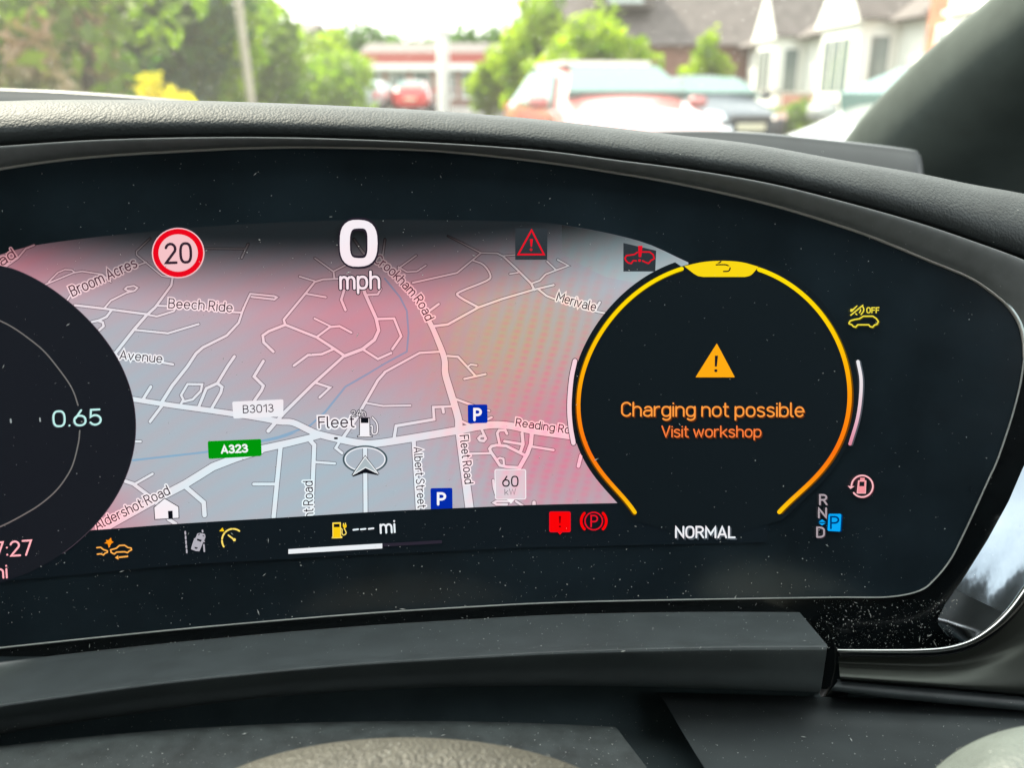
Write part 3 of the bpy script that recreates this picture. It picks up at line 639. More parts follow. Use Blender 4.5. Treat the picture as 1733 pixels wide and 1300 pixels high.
# warning lights
m_box = dark('telltale_box', (40, 44, 48)); m_rl = em('red_light', (228, 18, 40), cast=0); m_rf = em('red_fill', (250, 4, 8), cast=0); m_rk = em('red_dark', (120, 0, 10), cast=0)
def z6(*p): return z((850, 370), 5.777, *p)
sym('hazard_light', [('p', P_((872, 386), (926.5, 387), (926, 439.5), (872, 439.5)), 1), ('s', z6((287, 112), (408, 350), (156, 350)), 2.9, 0, True), ('p', z6((270, 198), (300, 198), (290, 275), (278, 275)), 0), ('s', circ(898.8, 422.4, 1.6)[:-1], 1.3, 0, True)], [m_rl, m_box], DISP, base=.36, label='red outlined warning triangle in a dark square')
car1 = z6((1310, 412), (1280, 410), (1262, 437), (1232, 432), (1207, 408), (1200, 385), (1215, 360), (1290, 350), (1322, 328)); car2 = z6((1366, 325), (1440, 325), (1475, 350), (1487, 390), (1455, 408), (1430, 437), (1398, 425), (1372, 412))
sym('vehicle_fault_light', [('p', P_((1055, 411), (1110.5, 424), (1109, 459.4), (1055, 459.4)), 1), ('s', car1, 2.4, 0), ('s', car2, 2.4, 0), ('p', z6((1328, 264), (1372, 264), (1358, 375), (1334, 375)), 0), ('s', z6((1340, 408), (1345, 408)), 4.4, 0)], [m_rl, m_box], DISP, base=.36, label='red car outline with an exclamation mark')
rb = rrect([(930, 866.6), (965.3, 866.6), (965.3, 900.6), (930, 900.8)], 3)
sym('alert_light', [('p', rb, 0), ('p', P_((942.5, 900), (953, 900), (947.6, 905.5)), 0), ('s', rb, 1.2, 1, True), ('p', P_((945.6, 874), (949.6, 874), (948.4, 886), (946.6, 886)), 2), ('s', P_((947.4, 891.5), (947.8, 891.5)), 3.2, 2)], [m_rf, m_rl, m_rk], DISP, base=.36, label='solid red square alert with a pointed foot')
def pb(a0, a1): return circ(1004.8, 882.4, 21.2, 20, a0, a1, 12)
it = [('s', circ(1004.8, 882.3, 14.8, 14.8)[:-1], 2.3, 0, True), ('s', pb(-42, 42), 4.6, 1), ('s', pb(138, 222), 4.6, 1)]
for q in text_strokes('P', P_((1000.4, 892), (1011, 892)), 19): it.append(('s', q, 2.6, 0))
sym('parking_brake_light', it, [m_rl, m_rf], DISP, base=.36, label='red ringed letter P of the parking brake')
# yellow and grey telltales of the lower bar
def zc(*p): return z((150, 880), 11.553, *p)
m_am = em('amber_line', (255, 178, 84), cast=0); m_amf = em('amber_fill', (255, 148, 20), cast=0)
sym('collision_light', [('s', zc((160, 548), (235, 540), (290, 585), (365, 610), (365, 640), (320, 655), (290, 690), (240, 668), (170, 675)), 2.3, 0),
    ('s', zc((430, 590), (540, 560), (600, 505), (700, 500), (770, 545), (830, 555), (838, 590), (790, 615), (760, 645), (700, 628), (545, 635), (500, 672), (440, 640)), 2.3, 0, True),
    ('p', zc((435, 350), (450, 415), (490, 440), (445, 462), (395, 555), (370, 470), (305, 460), (355, 430), (335, 395), (390, 400)), 1),
    ('s', zc((760, 718), (600, 735)), 2.6, 0), ('p', zc((515, 742), (575, 695), (585, 785)), 0)], [m_am, m_amf], DISP, base=.36, label='amber symbol of two colliding cars')
def zl(*p): return z((290, 870), 11.553, *p)
m_lg = em('lane_grey', (178, 176, 186), cast=0)
it = [('s', zl(p, q), 2.6, 0) for p, q in (((270, 350), (274, 400)), ((278, 440), (281, 492)), ((285, 530), (288, 582)), ((292, 618), (294, 668)), ((299, 705), (302, 758)), ((608, 325), (612, 355)), ((635, 605), (645, 735)))]
cb = zl((510, 392), (560, 380), (650, 402), (662, 450), (637, 520), (610, 570), (545, 728), (480, 724), (392, 690), (398, 650), (440, 520), (490, 450))
it += [('p', cb, 0), ('s', cb, 1, 0, True), ('s', zl((492, 478), (448, 492)), 1.6, 0), ('s', zl((622, 530), (648, 548)), 1.6, 0), ('p', zl((505, 485), (600, 512), (575, 548), (500, 520)), 1), ('p', zl((450, 645), (520, 662), (500, 688), (462, 682)), 1), ('s', zl((530, 412), (550, 398)), 1.6, 1), ('s', zl((620, 428), (640, 440)), 1.6, 1)]
sym('lane_light', it, [m_lg, m_inkd], DISP, base=.36, label='grey symbol of a car crossing a lane line')
m_yl = em('yellow_line', (255, 226, 110), cast=0); m_yf = em('yellow_fill', (252, 206, 20), cast=0)
def ga(a0, a1): return z((290, 870), 11.553, *[(1205 + 215 * math.cos(R(a)), 520 - 225 * math.sin(R(a))) for a in np.linspace(a0, a1, 7)])
sym('limiter_light', [('s', ga(55, 88), 2.8, 0), ('s', ga(96, 133), 2.8, 0), ('s', ga(141, 172), 2.8, 0), ('s', ga(181, 213), 2.8, 0), ('s', zl((1115, 420), (1225, 505)), 2.6, 0), ('s', circ(396.5, 914, 1.6)[:-1], 2, 0, True), ('p', zl((935, 340), (1000, 270), (1035, 345)), 1)], [m_yl, m_yf], DISP, base=.36, label='yellow part-circle symbol with a needle')
def zf(*p): return z((550, 860), 11.553, *p)
pump = zf((152, 295), (302, 288), (306, 395), (308, 560), (330, 562), (330, 585), (140, 590), (140, 570), (155, 560))
sym('range_symbol', [('p', pump, 1), ('s', pump, 1.3, 0, True), ('p', zf((172, 318), (284, 314), (286, 375), (174, 378)), 2), ('s', cr(zf((312, 400), (335, 425), (332, 495), (360, 530), (400, 515), (412, 480), (375, 400)), 4), 1.7, 0), ('p', zf((345, 330), (420, 330), (422, 370), (390, 400), (355, 375)), 1), ('s', zf((362, 325), (362, 305)), 1.6, 0), ('s', zf((400, 325), (400, 300)), 1.6, 0)], [m_yl, m_yf, m_inkd], DISP, base=.36, label='yellow pump symbol with a plug')
sym('range_dashes', [('s', P_((598, 897.2), (606, 896.2)), 2.8, 0), ('s', P_((610.6, 896.4), (618.6, 895.5)), 2.8, 0), ('s', P_((624, 895.6), (632, 894.6)), 2.8, 0)], [m_tx], DISP, base=.36)
text('range_unit', 'mi', P_((644.5, 902.5), (668, 901.3)), 20, 3.1, m_tx, DISP, base=.36)
sym('charge_bar', [('p', P_((488, 930), (540, 926.6), (595, 923.2), (647, 920.2), (647, 928.6), (595, 931.6), (540, 934.8), (488, 938)), 0), ('p', P_((648, 920.2), (700, 917.4), (748, 914.6), (748, 920), (700, 922.8), (648, 925.6)), 1)], [em('bar_white', (236, 240, 244), cast=.3), em('bar_dim', (44, 40, 52), cast=0)], DISP, base=.36)
# right-hand symbols
def zo(*p): return z((1350, 480), 8.665, *p)
m_yg = em('off_yellow', (240, 222, 70), cast=0); m_ygg = em('off_glow', (84, 76, 4), cast=0)
ycar = zo((752, 575), (772, 545), (830, 526), (905, 515), (960, 478), (1100, 477), (1150, 510), (1182, 555), (1165, 595), (1125, 608), (1098, 638), (1062, 630), (1040, 603), (880, 603), (850, 638), (815, 628), (790, 600), (755, 590))
it = [('s', ycar + (1.2, .8), 3.4, 1, True), ('s', ycar, 2.3, 0, True), ('p', zo((772, 372), (812, 368), (868, 318), (880, 326), (800, 412), (772, 412)), 0), ('s', zo((780, 462), (955, 318)), 2.2, 0),
      ('s', zo((850, 440), (868, 455)), 2, 0), ('s', zo((905, 425), (922, 400), (920, 380)), 2, 0), ('s', cr(zo((930, 452), (962, 410), (968, 370), (955, 340)), 4), 2.2, 0)]
for q in text_strokes('OFF', P_((1467, 529.4), (1487.4, 529.4)), 8.8, gap=.24): it.append(('s', q, 1.9, 0))
sym('sound_off_light', it, [m_yg, m_ygg], DISP, base=.36, label='yellow car outline under a struck-out speaker and OFF')
def zr(*p): return z((1350, 780), 8.665, *p)
m_pk = em('pink_line', (255, 190, 196), cast=0); m_pkf = em('pink_fill', (244, 150, 158), cast=0)
ra = z((1350, 780), 8.665, *[(945 + 157 * math.cos(R(a)), 375 - 158 * math.sin(R(a))) for a in np.linspace(-142, 175, 40)])
bt_ = zr((890, 292), (1002, 292), (995, 478), (870, 478))
sym('battery_symbol', [('s', ra + (1.4, 1), 3, 2), ('s', ra, 2.7, 0), ('p', zr((735, 370), (835, 375), (775, 415)), 0), ('p', bt_, 1), ('s', bt_, 1, 0, True), ('p', zr((918, 250), (985, 252), (982, 288), (915, 286)), 1), ('p', zr((908, 308), (978, 308), (975, 375), (904, 375)), 3)], [m_pk, m_pkf, em('pink_ghost', (96, 46, 58), cast=0), m_hole], DISP, base=.36, label='pink battery symbol inside a circular arrow')
GS = empty('gear_display'); GS.parent = DISP
m_gg = em('gear_grey', (172, 160, 166), cast=0); m_ggg = em('gear_ghost', (60, 50, 58), cast=0)
text('gear_letter', 'R', P_((1387.6, 854), (1399, 854)), 16, 3.0, m_gg, GS, base=.36, ghost=(m_ggg, 1.5, 1.4))
text('gear_letter', 'N', P_((1385.8, 876.2), (1398, 876.2)), 15.5, 3.0, m_gg, GS, base=.36, ghost=(m_ggg, 1.5, 1.4))
text('gear_letter', 'D', P_((1382.8, 909.2), (1394.6, 909.2)), 16, 3.0, m_gg, GS, base=.36, ghost=(m_ggg, 1.5, 1.4))
m_bl = em('gear_blue', (10, 168, 246), cast=0); m_bld = em('gear_blue_dark', (0, 58, 116), cast=0)
sym('gear_arrows', [('p', zr((308, 900), (358, 862), (412, 900)), 0), ('p', zr((308, 916), (412, 916), (358, 950)), 0)], [m_bl], GS, base=.36)
pq = rrect(zr((452, 780), (640, 780), (625, 1040), (436, 1030)), 2.6)
it = [('p', np.array(pq) + (2.4, .8), 1), ('p', pq, 0)]
for q in text_strokes('P', P_((1406.2, 894.5), (1419, 894.5)), 19.5): it.append(('s', q, 3, 1))
sym('park_symbol', it, [m_bl, m_bld], GS, base=.36, label='blue square with the letter P')
# ------------------------------------------------------------------ the dashboard round the display
def loft(name, rows, mat, parent, sub=4, closed_end=False, world=True, smooth=True, label=None):
    """rows: list of (N,3) curves, smoothed across with Catmull-Rom"""
    Rr = np.array(rows)
    if sub > 1 and len(Rr) > 2:
        Rr = cr(Rr.reshape(len(Rr), -1), sub).reshape(-1, Rr.shape[1], 3)
    r, n = Rr.shape[:2]
    F = [(i * n + j, i * n + j + 1, (i + 1) * n + j + 1, (i + 1) * n + j) for i in range(r - 1) for j in range(n - 1)]
    o = mesh(name, Rr.reshape(-1, 3), F, mat, parent, smooth=smooth, world=world)
    if label: o['label'] = label
    return o
def fan_close(name, C, mat, parent, **k): return mesh(name, C, [tuple(range(len(C)))], mat, parent, world=True, **k)
DASH = empty('dashboard', tuple(surf([(866, 1120)])[0]), label='dark dashboard with a grained padded hood, shelf and polished corner trim round the screen', cat='dashboard')
m_leather = pbr('grained_leather', (.048, .056, .058), rough=.6, spec=.25, var=.12, vscale=120, sheen=.05, bump=('leather', 1150, .26, .0007), rvar=.1)
m_band = pbr('soft_grey_plastic', (.18, .195, .195), rough=.42, spec=.5, var=.12, vscale=200, bump=('n', 1500, .2, .0001))
m_shelf = pbr('satin_black_plastic', (.062, .076, .080), rough=.46, spec=.5, var=.15, vscale=90, bump=('n', 2500, .25, .00008))
m_under = pbr('matt_black_plastic', (.06, .09, .10), rough=.6, spec=.4, var=.2, vscale=60)
m_gloss = pbr('polished_black', (.002, .003, .004), rough=.06, spec=.5, var=0)
N = 190
inner = resamp(np.vstack([TOP, P_((1733.5, 640), (1745, 690), (1770, 760))]), N)
outer_c = cr(P_((-430, 305), (-240, 276), (-60, 252), (0, 248.6), (86, 242.5), (173, 237.5), (300, 234), (430, 233), (560, 235.5), (733, 242.4), (906, 254.5), (1045, 272), (1160, 287), (1300, 311), (1433, 344), (1548, 376.6), (1641, 407.7), (1733, 442), (1800, 478), (1850, 530), (1885, 610), (1900, 700)))
outer = resamp(outer_c, N)
mid = inner + (outer - inner) * .5
up = np.array([0, -1.0])
loft('inner_band', [surf(inner + (outer - inner) * .04, 0, .0006), surf(inner + (outer - inner) * .3, -.0035), surf(inner + (outer - inner) * .72, -.0065), surf(outer, -.0075), surf(outer + (0, -1.6), -.0062), surf(outer + (.4, -1.2), -.001), surf(outer + (.6, 2), .008)], m_band, DISP, sub=5)
tope = cr(P_((-470, 215), (-240, 185), (-60, 172), (0, 171), (104, 168.5), (300, 169.5), (430, 173), (560, 178), (733, 187), (906, 201), (1045, 216.4), (1160, 230), (1271, 243), (1410, 268), (1548, 292), (1640, 311), (1733, 328), (1800, 345), (1870, 380), (1930, 450), (1960, 560)))
tope = resamp(tope, N)
def between_c(t): return outer + (tope - outer) * t
pad = loft('leather_pad', [surf(between_c(-.03), .010), surf(between_c(.0), .002), surf(between_c(.12), -.0045), surf(between_c(.35), -.0065), surf(between_c(.62), -.0045), surf(between_c(.86), .0005), surf(between_c(.96), .006), surf(between_c(1.0), .014), surf(between_c(.985), .028), surf(between_c(.9), .07), surf(between_c(.6), .11)], m_leather, DASH, sub=6)
# top of the dash between hood and windscreen
dt = cr(P_((-120, 146), (0, 150), (104, 154), (208, 161), (300, 169), (420, 184), (560, 198), (733, 210), (906, 219), (1045, 224), (1133, 222), (1220, 222), (1306, 227), (1444, 241), (1540, 253), (1556, 259), (1561, 275), (1566, 310)), 6)
dt = resamp(dt, 150)
Yd = np.interp(np.linspace(0, 1, 150), [0, .5, 1], [.56, .5, .46])
m_dtop = pbr('dash_top_plastic', (.028, .034, .036), rough=.38, spec=.6, var=.12, vscale=60)
loft('dash_top_panel', [atc(dt + (0, 95), Yd - .02), atc(dt + (0, 34), Yd - .010), atc(dt + (0, 7), Yd - .004), atc(dt, Yd), atc(dt + (0, 2), Yd + .02), atc(dt + (0, 22), Yd + .09), atc(dt + (0, 70), Yd + .38)], m_dtop, DASH, sub=4)
# surround sheet of polished black below and right of the glass
yy = np.linspace(575, 1112, 60)
Rx = np.interp(yy, [300, 700, 740, 788, 849, 914, 978, 1024, 1045, 1056, 1075, 1093, 1112], [1850, 1790, 1760, 1733, 1707, 1671.5, 1631.5, 1599, 1589, 1586.5, 1602, 1625, 1652])
s = Sheet(); base = len(s.v)
for i, y in enumerate(yy):
    for j in range(60): s.v.append((-420 + (Rx[i] + 420) * j / 59, y)); s.l.append(-.45)
for i in range(59):
    for j in range(59): a = i * 60 + j; s.f.append((a, a + 60, a + 61, a + 1)); s.m.append(0)
m_sur = pbr('dusty_gloss_black', (.004, .006, .007), rough=.14, spec=.4, var=.3, vscale=200, rvar=.08)
s.build('polished_surround', m_sur, DASH, smooth=True)
# shelf under the screen; black surround left bare behind it stands in for shade
def frac(ctrl, n=130):
    C = cr(ctrl, 8); x = np.linspace(C[0, 0], C[-1, 0], n); return np.stack([x, np.interp(x, C[:, 0], C[:, 1])], 1)
e0 = frac(P_((-420, 1154), (-240, 1128), (-80, 1107), (0, 1098.5), (300, 1067.5), (588, 1042.5), (800, 1029), (950, 1021.5), (1150, 1018), (1338, 1019)))
cz = frac(P_((-420, 1262), (-240, 1230), (-80, 1203), (0, 1191.6), (231, 1159), (415, 1138.5), (600, 1122), (800, 1109.5), (961, 1101), (1177, 1094.5), (1300, 1093), (1400, 1092.5)))
bz = frac(P_((-420, 1330), (-240, 1290), (-80, 1254), (0, 1241), (185, 1213), (415, 1183), (600, 1168), (800, 1160), (1000, 1158.5), (1200, 1163), (1389, 1169)))
cm = cz + (bz - cz) * .12; cn = cz + (e0 - cz) * .1
shr = [surf(e0 + (cz - e0) * .24, .0006), surf(e0 + (cz - e0) * .27, .0), surf(e0 + (cz - e0) * .37, -.0034), surf(e0 + (cz - e0) * .58, -.0120), surf(e0 + (cz - e0) * .83, -.0228), surf(e0 + (cz - e0) * .93, -.0276), surf(cz, -.0322), surf(cz + (bz - cz) * .07, -.0332), surf(cz + (bz - cz) * .18, -.0325), surf(cz + (bz - cz) * .55, -.026), surf(bz, -.022), surf(bz + (0, 1), -.012), surf(bz + (0, -6), .012)]
loft('shelf', shr, m_shelf, DASH, sub=8)
# right end of the shelf
endc = np.array([r[-1] for r in cr(np.array(shr).reshape(len(shr), -1), 8).reshape(-1, len(shr[0]), 3)])
mesh('shelf_end', endc, [tuple(range(len(endc)))], m_shelf, DASH, world=True)
# dark joint between the shelf and the corner panel
jt = P_((1352, 1050), (1366, 1075), (1372, 1100), (1372, 1130), (1366, 1160), (1352, 1190), (1345, 1225)); loft('joint_strip', [surf(jt, .004), surf(jt + (30, 0), -.001), surf(jt + (46, 0), -.003), surf(jt + (76, 0), -.003)], m_sur, DASH, sub=3)
# dark underside and lower dash
xs_ = np.linspace(-450, 1850, 110)
lz = np.interp(xs_, [-450, -100, 0, 185, 415, 600, 800, 1000, 1200, 1389, 1500, 1733, 1850], [1330, 1240, 1227, 1200, 1170, 1155, 1145, 1145, 1150, 1152, 1160, 1185, 1195])
def row(dy, off): return surf(np.stack([xs_, lz + dy], 1), off)
loft('lower_panel', [row(-16, .004), row(25, -.001), row(70, -.010), row(190, -.028), row(330, -.048)], m_under, DASH, sub=4)
# right corner: highlight line on a gloss edge, brushed panel, lower strip
ce = cr(P_((1417, 1101), (1440, 1102), (1500, 1102.5), (1560, 1102), (1605, 1098), (1645, 1086), (1680, 1064), (1708, 1038), (1733, 1006), (1760, 965), (1790, 900)), 8)
def tube(name, C, off, r, mat, parent, n=10, lift=0., ends=True):
    c3 = surf(C, off, lift) if C.shape[1] == 2 else C
    T = np.gradient(c3, axis=0); T /= np.linalg.norm(T, axis=1)[:, None]; V = []; F = []
    rr = np.full(len(c3), r) if np.ndim(r) == 0 else np.interp(np.linspace(0, 1, len(c3)), np.linspace(0, 1, len(r)), r)
    for i, (p, t) in enumerate(zip(c3, T)):
        a = np.cross(t, [0, -.94, .33]); a /= np.linalg.norm(a); b = np.cross(t, a)
        for k in range(n): an = 2 * math.pi * k / n; V.append(p + rr[i] * (a * math.cos(an) + b * math.sin(an)))
    for i in range(len(c3) - 1):
        for k in range(n): F.append((i * n + k, i * n + (k + 1) % n, (i + 1) * n + (k + 1) % n, (i + 1) * n + k))
    if ends: F += [tuple(range(n))[::-1], tuple((len(c3) - 1) * n + k for k in range(n))]
    return mesh(name, V, F, mat, parent, smooth=True, world=True)
m_glint = pbr('edge_highlight_metal', (.55, .57, .57), rough=.16, metal=1, var=0)
tube('edge_highlight', ce, -.016, [.0004, .0007, .0008, .0009, .0013, .0016, .0016], m_glint, DASH)  # metal tube added as the highlight along the black gloss edge
tube('gloss_edge', ce + (1.5, 5.5), -.0155, .0011, m_gloss, DASH)
m_brush = pbr('brushed_dark_metal', (.045, .052, .045), rough=.42, metal=.6, var=.25, vscale=18)
ceR = resamp(ce, 50); lowR = resamp(cr(P_((1422, 1149), (1500, 1155), (1600, 1163), (1733, 1175), (1850, 1186))), 50)
loft('brushed_corner_panel', [surf(ceR + (2, 9), -.0135), surf(ceR + (lowR - ceR) * .35 + (1, 4), -.012), surf(ceR + (lowR - ceR) * .62, -.0155), surf(ceR + (lowR - ceR) * .9, -.019), surf(lowR, -.018), surf(lowR + (0, 3), -.012)], m_brush, DASH, sub=6)
st = resamp(cr(P_((1406, 1168), (1500, 1180), (1600, 1190), (1733, 1203), (1850, 1214))), 50)
loft('corner_lower_strip', [surf(lowR + (-6, 1), -.012), surf(lowR + (st - lowR) * .3, -.0165), surf(st, -.0165), surf(st + (0, 2), .0)], m_shelf, DASH, sub=4)
# polished side trim that mirrors the side window
bx = resamp(cr(P_((1800, 640), (1762, 735), (1733, 786), (1707, 847), (1671, 912), (1631, 976), (1599, 1022), (1587, 1050))), 60)
lean = .025 - (bx[:, 1] - 900) * .00014
m_pol = pbr('polished_side_metal', (.20, .245, .28), rough=.08, metal=1, var=.12, vscale=30, bump=('n', 14, .12, .003))
loft('polished_side_trim', [surf(bx + (-14, 0), lean - .001), surf(bx + (22, 4), .0022 + lean), surf(bx + (60, 20), .0045 + lean), surf(bx + (130, 45), .0085 + lean), surf(bx + (230, 60), .012 + lean)], m_pol, DASH, sub=6)
b2 = resamp(P_((1616, 998), (1602, 1020), (1587, 1046), (1587, 1054), (1606, 1078), (1630, 1100)), 30); b3 = resamp(P_((1712, 1044), (1706, 1052), (1695, 1064), (1688, 1074), (1676, 1086), (1660, 1100)), 30)
m_pol2 = pbr('polished_lower_metal', (.30, .33, .36), rough=.22, metal=1, var=.1, vscale=60)
loft('polished_foot', [surf(b2, .001), surf(b2 + (b3 - b2) * .3, -.003), surf(b2 + (b3 - b2) * .7, -.0072), surf(b3, -.0105)], m_pol2, DASH, sub=6)

# steering column cover and rounded sunlit pad in front of it
COLU = empty('steering_column_cover', tuple(surf([(900, 1330)], -.06)[0]), label='dusty dark cover below the shelf with a dark gap down its right side', cat='column cover')
m_dusty = pbr('dusty_plastic', (.045, .055, .056), rough=.6, spec=.4, var=.35, vscale=160, bump=('n', 1400, .4, .0003))
def seg(x0, x1, f, n=60):
    x = np.linspace(x0, x1, n); return np.stack([x, f(x)], 1)
def arcy(x): return 1222 + ((x - 700) / 400) ** 2 * 14
loft('cover_left', [surf(seg(-450, 1035, lambda x: arcy(x) + 4), -.020), surf(seg(-450, 1042, lambda x: arcy(x)), -.030), surf(seg(-450, 1062, lambda x: arcy(x) + 24), -.040), surf(seg(-450, 1115, lambda x: arcy(x) + 90), -.055), surf(seg(-450, 1190, lambda x: arcy(x) + 190), -.072)], m_dusty, COLU, sub=5)
m_shell = pbr('smooth_shell_plastic', (.045, .055, .058), rough=.5, spec=.5, var=.15, vscale=60, bump=('n', 2000, .2, .0001))
def dia(y0, x1): 
    x = np.linspace(0, 1, 50); return lambda X0: np.stack([X0 + (x1 - X0) * x, y0 + 22 * x], 1)
loft('cover_right', [surf(dia(1172, 1850)(1112), -.004), surf(dia(1192, 1850)(1127), -.014), surf(dia(1235, 1850)(1152), -.026), surf(dia(1300, 1850)(1192), -.048), surf(dia(1400, 1850)(1262), -.09)], m_shell, COLU, sub=5)
m_pad = pbr('pale_sunlit_leather', (.055, .055, .046), rough=.5, spec=.5, var=.2, vscale=300, bump=('leather', 900, .8, .0009))
th = np.linspace(0, math.pi, 61)
def dome(rx, ry, Y, cy=1420): return atc(np.stack([690 - rx * np.cos(th), cy - ry * np.sin(th)], 1), Y)
PADR = []
PAD = empty('steering_wheel_pad', tuple(at(700, 1380, .185)), label='pale grey grained pad catching the sun at the bottom edge, left of centre', cat='steering wheel')
loft('pad_skin', [dome(400, 168, .188, 1419), dome(405, 171, .180), dome(398, 166, .170), dome(370, 140, .160), dome(320, 90, .152), dome(260, 30, .147)], m_pad, PAD, sub=5)
STK = empty('steering_wheel_spoke', tuple(at(1700, 1330, .19)), label='blurred pale rounded leather shape rising in the bottom right corner', cat='steering wheel')
m_spoke = pbr('worn_smooth_leather', (.10, .12, .115), rough=.5, spec=.5, var=.2, vscale=60, bump=('leather', 900, .4, .0006))
def blob_(rx, ry, Y): return atc(np.stack([1790 - rx * np.cos(th), 1400 - ry * np.sin(th)], 1), Y)
loft('spoke_skin', [blob_(246, 172, .190), blob_(250, 175, .182), blob_(240, 166, .172), blob_(200, 120, .160), blob_(140, 50, .152)], m_spoke, STK, sub=5)

# windscreen pillar and windscreen
PIL = empty('windscreen_pillar', tuple(at(1600, 400, .55)), label='thick grey-green cloth covered pillar crossing the upper right corner', cat='pillar')
pb_ = resamp(cr(P_((1780, -120), (1726, -50), (1673, 0), (1618, 45), (1548, 107), (1479, 177), (1434, 232), (1395, 290), (1350, 380))), 60)
Yp = np.interp(np.linspace(0, 1, 60), [0, 1], [.56, .80])
m_cloth = pbr('pillar_cloth', (.066, .080, .074), rough=.85, spec=.25, var=.12, vscale=40, bump=('n', 900, .3, .0006))
loft('pillar_skin', [atc(pb_ + (14, 8), Yp + .05), atc(pb_ + (1, 0), Yp + .012), atc(pb_, Yp), atc(pb_ + (9, 5), Yp - .02), atc(pb_ + (90, 40), Yp - .06), atc(pb_ + (230, 90), Yp - .075), atc(pb_ + (420, 160), Yp - .03), atc(pb_ + (700, 260), Yp + .1)], m_cloth, PIL, sub=4)
# black band with fading dots on the glass beside the pillar
m_frit = pbr('black_glass_border', (.01, .012, .012), rough=.3, var=0)
def wpoint(x, v): return np.array([x, .98 - .80 * v, 1.07 + .45 * v])
m, b, out = newmat('windscreen_glass')
tr = b.n('ShaderNodeBsdfTransparent'); tr.inputs[0].default_value = (.93, .97, .94, 1)
gl = b.n('ShaderNodeBsdfGlossy'); gl.inputs['Roughness'].default_value = .02; gl.inputs[0].default_value = (1, 1, 1, 1)
tl = b.n('ShaderNodeBsdfTranslucent'); tl.inputs[0].default_value = (.97, .97, .92, 1)
fr = b.n('ShaderNodeFresnel'); fr.inputs[0].default_value = 1.45
m1 = b.n('ShaderNodeMixShader'); b.put(m1.inputs[0], b.m('MULTIPLY', fr.outputs[0], .35)); b.put(m1.inputs[1], tr.outputs[0]); b.put(m1.inputs[2], gl.outputs[0])
m2 = b.n('ShaderNodeMixShader')
vd = b.n('ShaderNodeTexVoronoi', feature='F1'); vd.inputs['Scale'].default_value = 150; b.put(vd.inputs['Vector'], b.obj())
dots = b.m('LESS_THAN', vd.outputs['Distance'], .10)
film = b.m('ADD', b.m('MULTIPLY_ADD', b.noise(7, 6), .03, .008), b.m('MULTIPLY', dots, .12), clamp=True)
b.put(m2.inputs[0], film); b.put(m2.inputs[1], m1.outputs[0]); b.put(m2.inputs[2], tl.outputs[0]); b.put(out.inputs[0], m2.outputs[0])
m_ws = m
WS = empty('windscreen', (-.4, .98, 1.07), label='large sloping dusty windscreen in front of the street view', cat='windscreen')
V = []; nx, nv = 20, 10
for i in range(nx + 1):
    for j in range(nv + 1):
        x = -1.35 + 1.9 * i / nx; p = wpoint(x, j / nv); p[1] -= .10 * ((x + .4) / .95) ** 2; V.append(p)
F = [(i * (nv + 1) + j, (i + 1) * (nv + 1) + j, (i + 1) * (nv + 1) + j + 1, i * (nv + 1) + j + 1) for i in range(nx) for j in range(nv)]
mesh('glass_pane', V, F, m_ws, WS, smooth=True, world=True)

# the cabin round the camera: what the screen and the trim mirror, and what keeps the daylight out
def boxm(name, x0, x1, y0, y1, z0, z1, mat, parent=None, kind='structure', bev=.0):
    bm = bmesh.new(); bmesh.ops.create_cube(bm, size=1)
    for v in bm.verts: v.co = Vector((x0 + (x1 - x0) * (v.co.x + .5), y0 + (y1 - y0) * (v.co.y + .5), z0 + (z1 - z0) * (v.co.z + .5)))
    if bev: bmesh.ops.bevel(bm, geom=bm.edges[:], offset=bev, segments=3, affect='EDGES')
    me = bpy.data.meshes.new(name); bm.to_mesh(me); bm.free(); me.materials.append(mat)
    if bev: me.polygons.foreach_set('use_smooth', [True] * len(me.polygons))
    o = bpy.data.objects.new(name, me); COL.objects.link(o)
    if parent is not None: o.parent = parent
    elif kind: o['kind'] = kind
    return o
m_roof = pbr('roof_cloth', (.40, .43, .44), rough=.9, var=.1)
m_cab = pbr('cabin_dark', (.03, .032, .034), rough=.7, var=.2)
boxm('cabin_roof_lining', -1.36, .56, -1.9, .14, 1.53, 1.57, m_roof)
boxm('cabin_floor', -1.36, .56, -1.9, 1.0, .22, .28, m_cab)
boxm('cabin_right_side', .56, .62, -1.9, .5, .28, 1.14, m_cab); boxm('cabin_left_side', -1.42, -1.36, -1.9, .5, .28, .98, m_cab)
boxm('cabin_right_blocker', .56, .62, -1.9, -.22, 1.14, 1.53, m_cab); boxm('cabin_left_post', -1.42, -1.36, -.45, -.25, .98, 1.53, m_cab)  # right one lengthened over the rear windows to block light onto the screen
boxm('cabin_back_wall', -1.36, .56, -1.95, -1.9, .28, 1.53, m_cab)  # unseen; closed up to the roof so rear daylight misses the screen
boxm('cabin_front_wall', -1.36, .56, .42, .46, .28, 1.0, m_under); boxm('cabin_front_tray', -1.36, .62, .46, 1.0, .96, .98, m_under)
boxm('cabin_driver_seat', -.32, .30, -.62, -.42, .5, 1.24, m_cab, bev=.06); boxm('cabin_driver_headrest', -.17, .07, -.6, -.48, 1.26, 1.46, m_cab, bev=.04)
boxm('cabin_passenger_seat', -1.15, -.6, -.62, -.42, .5, 1.22, m_cab, bev=.06)
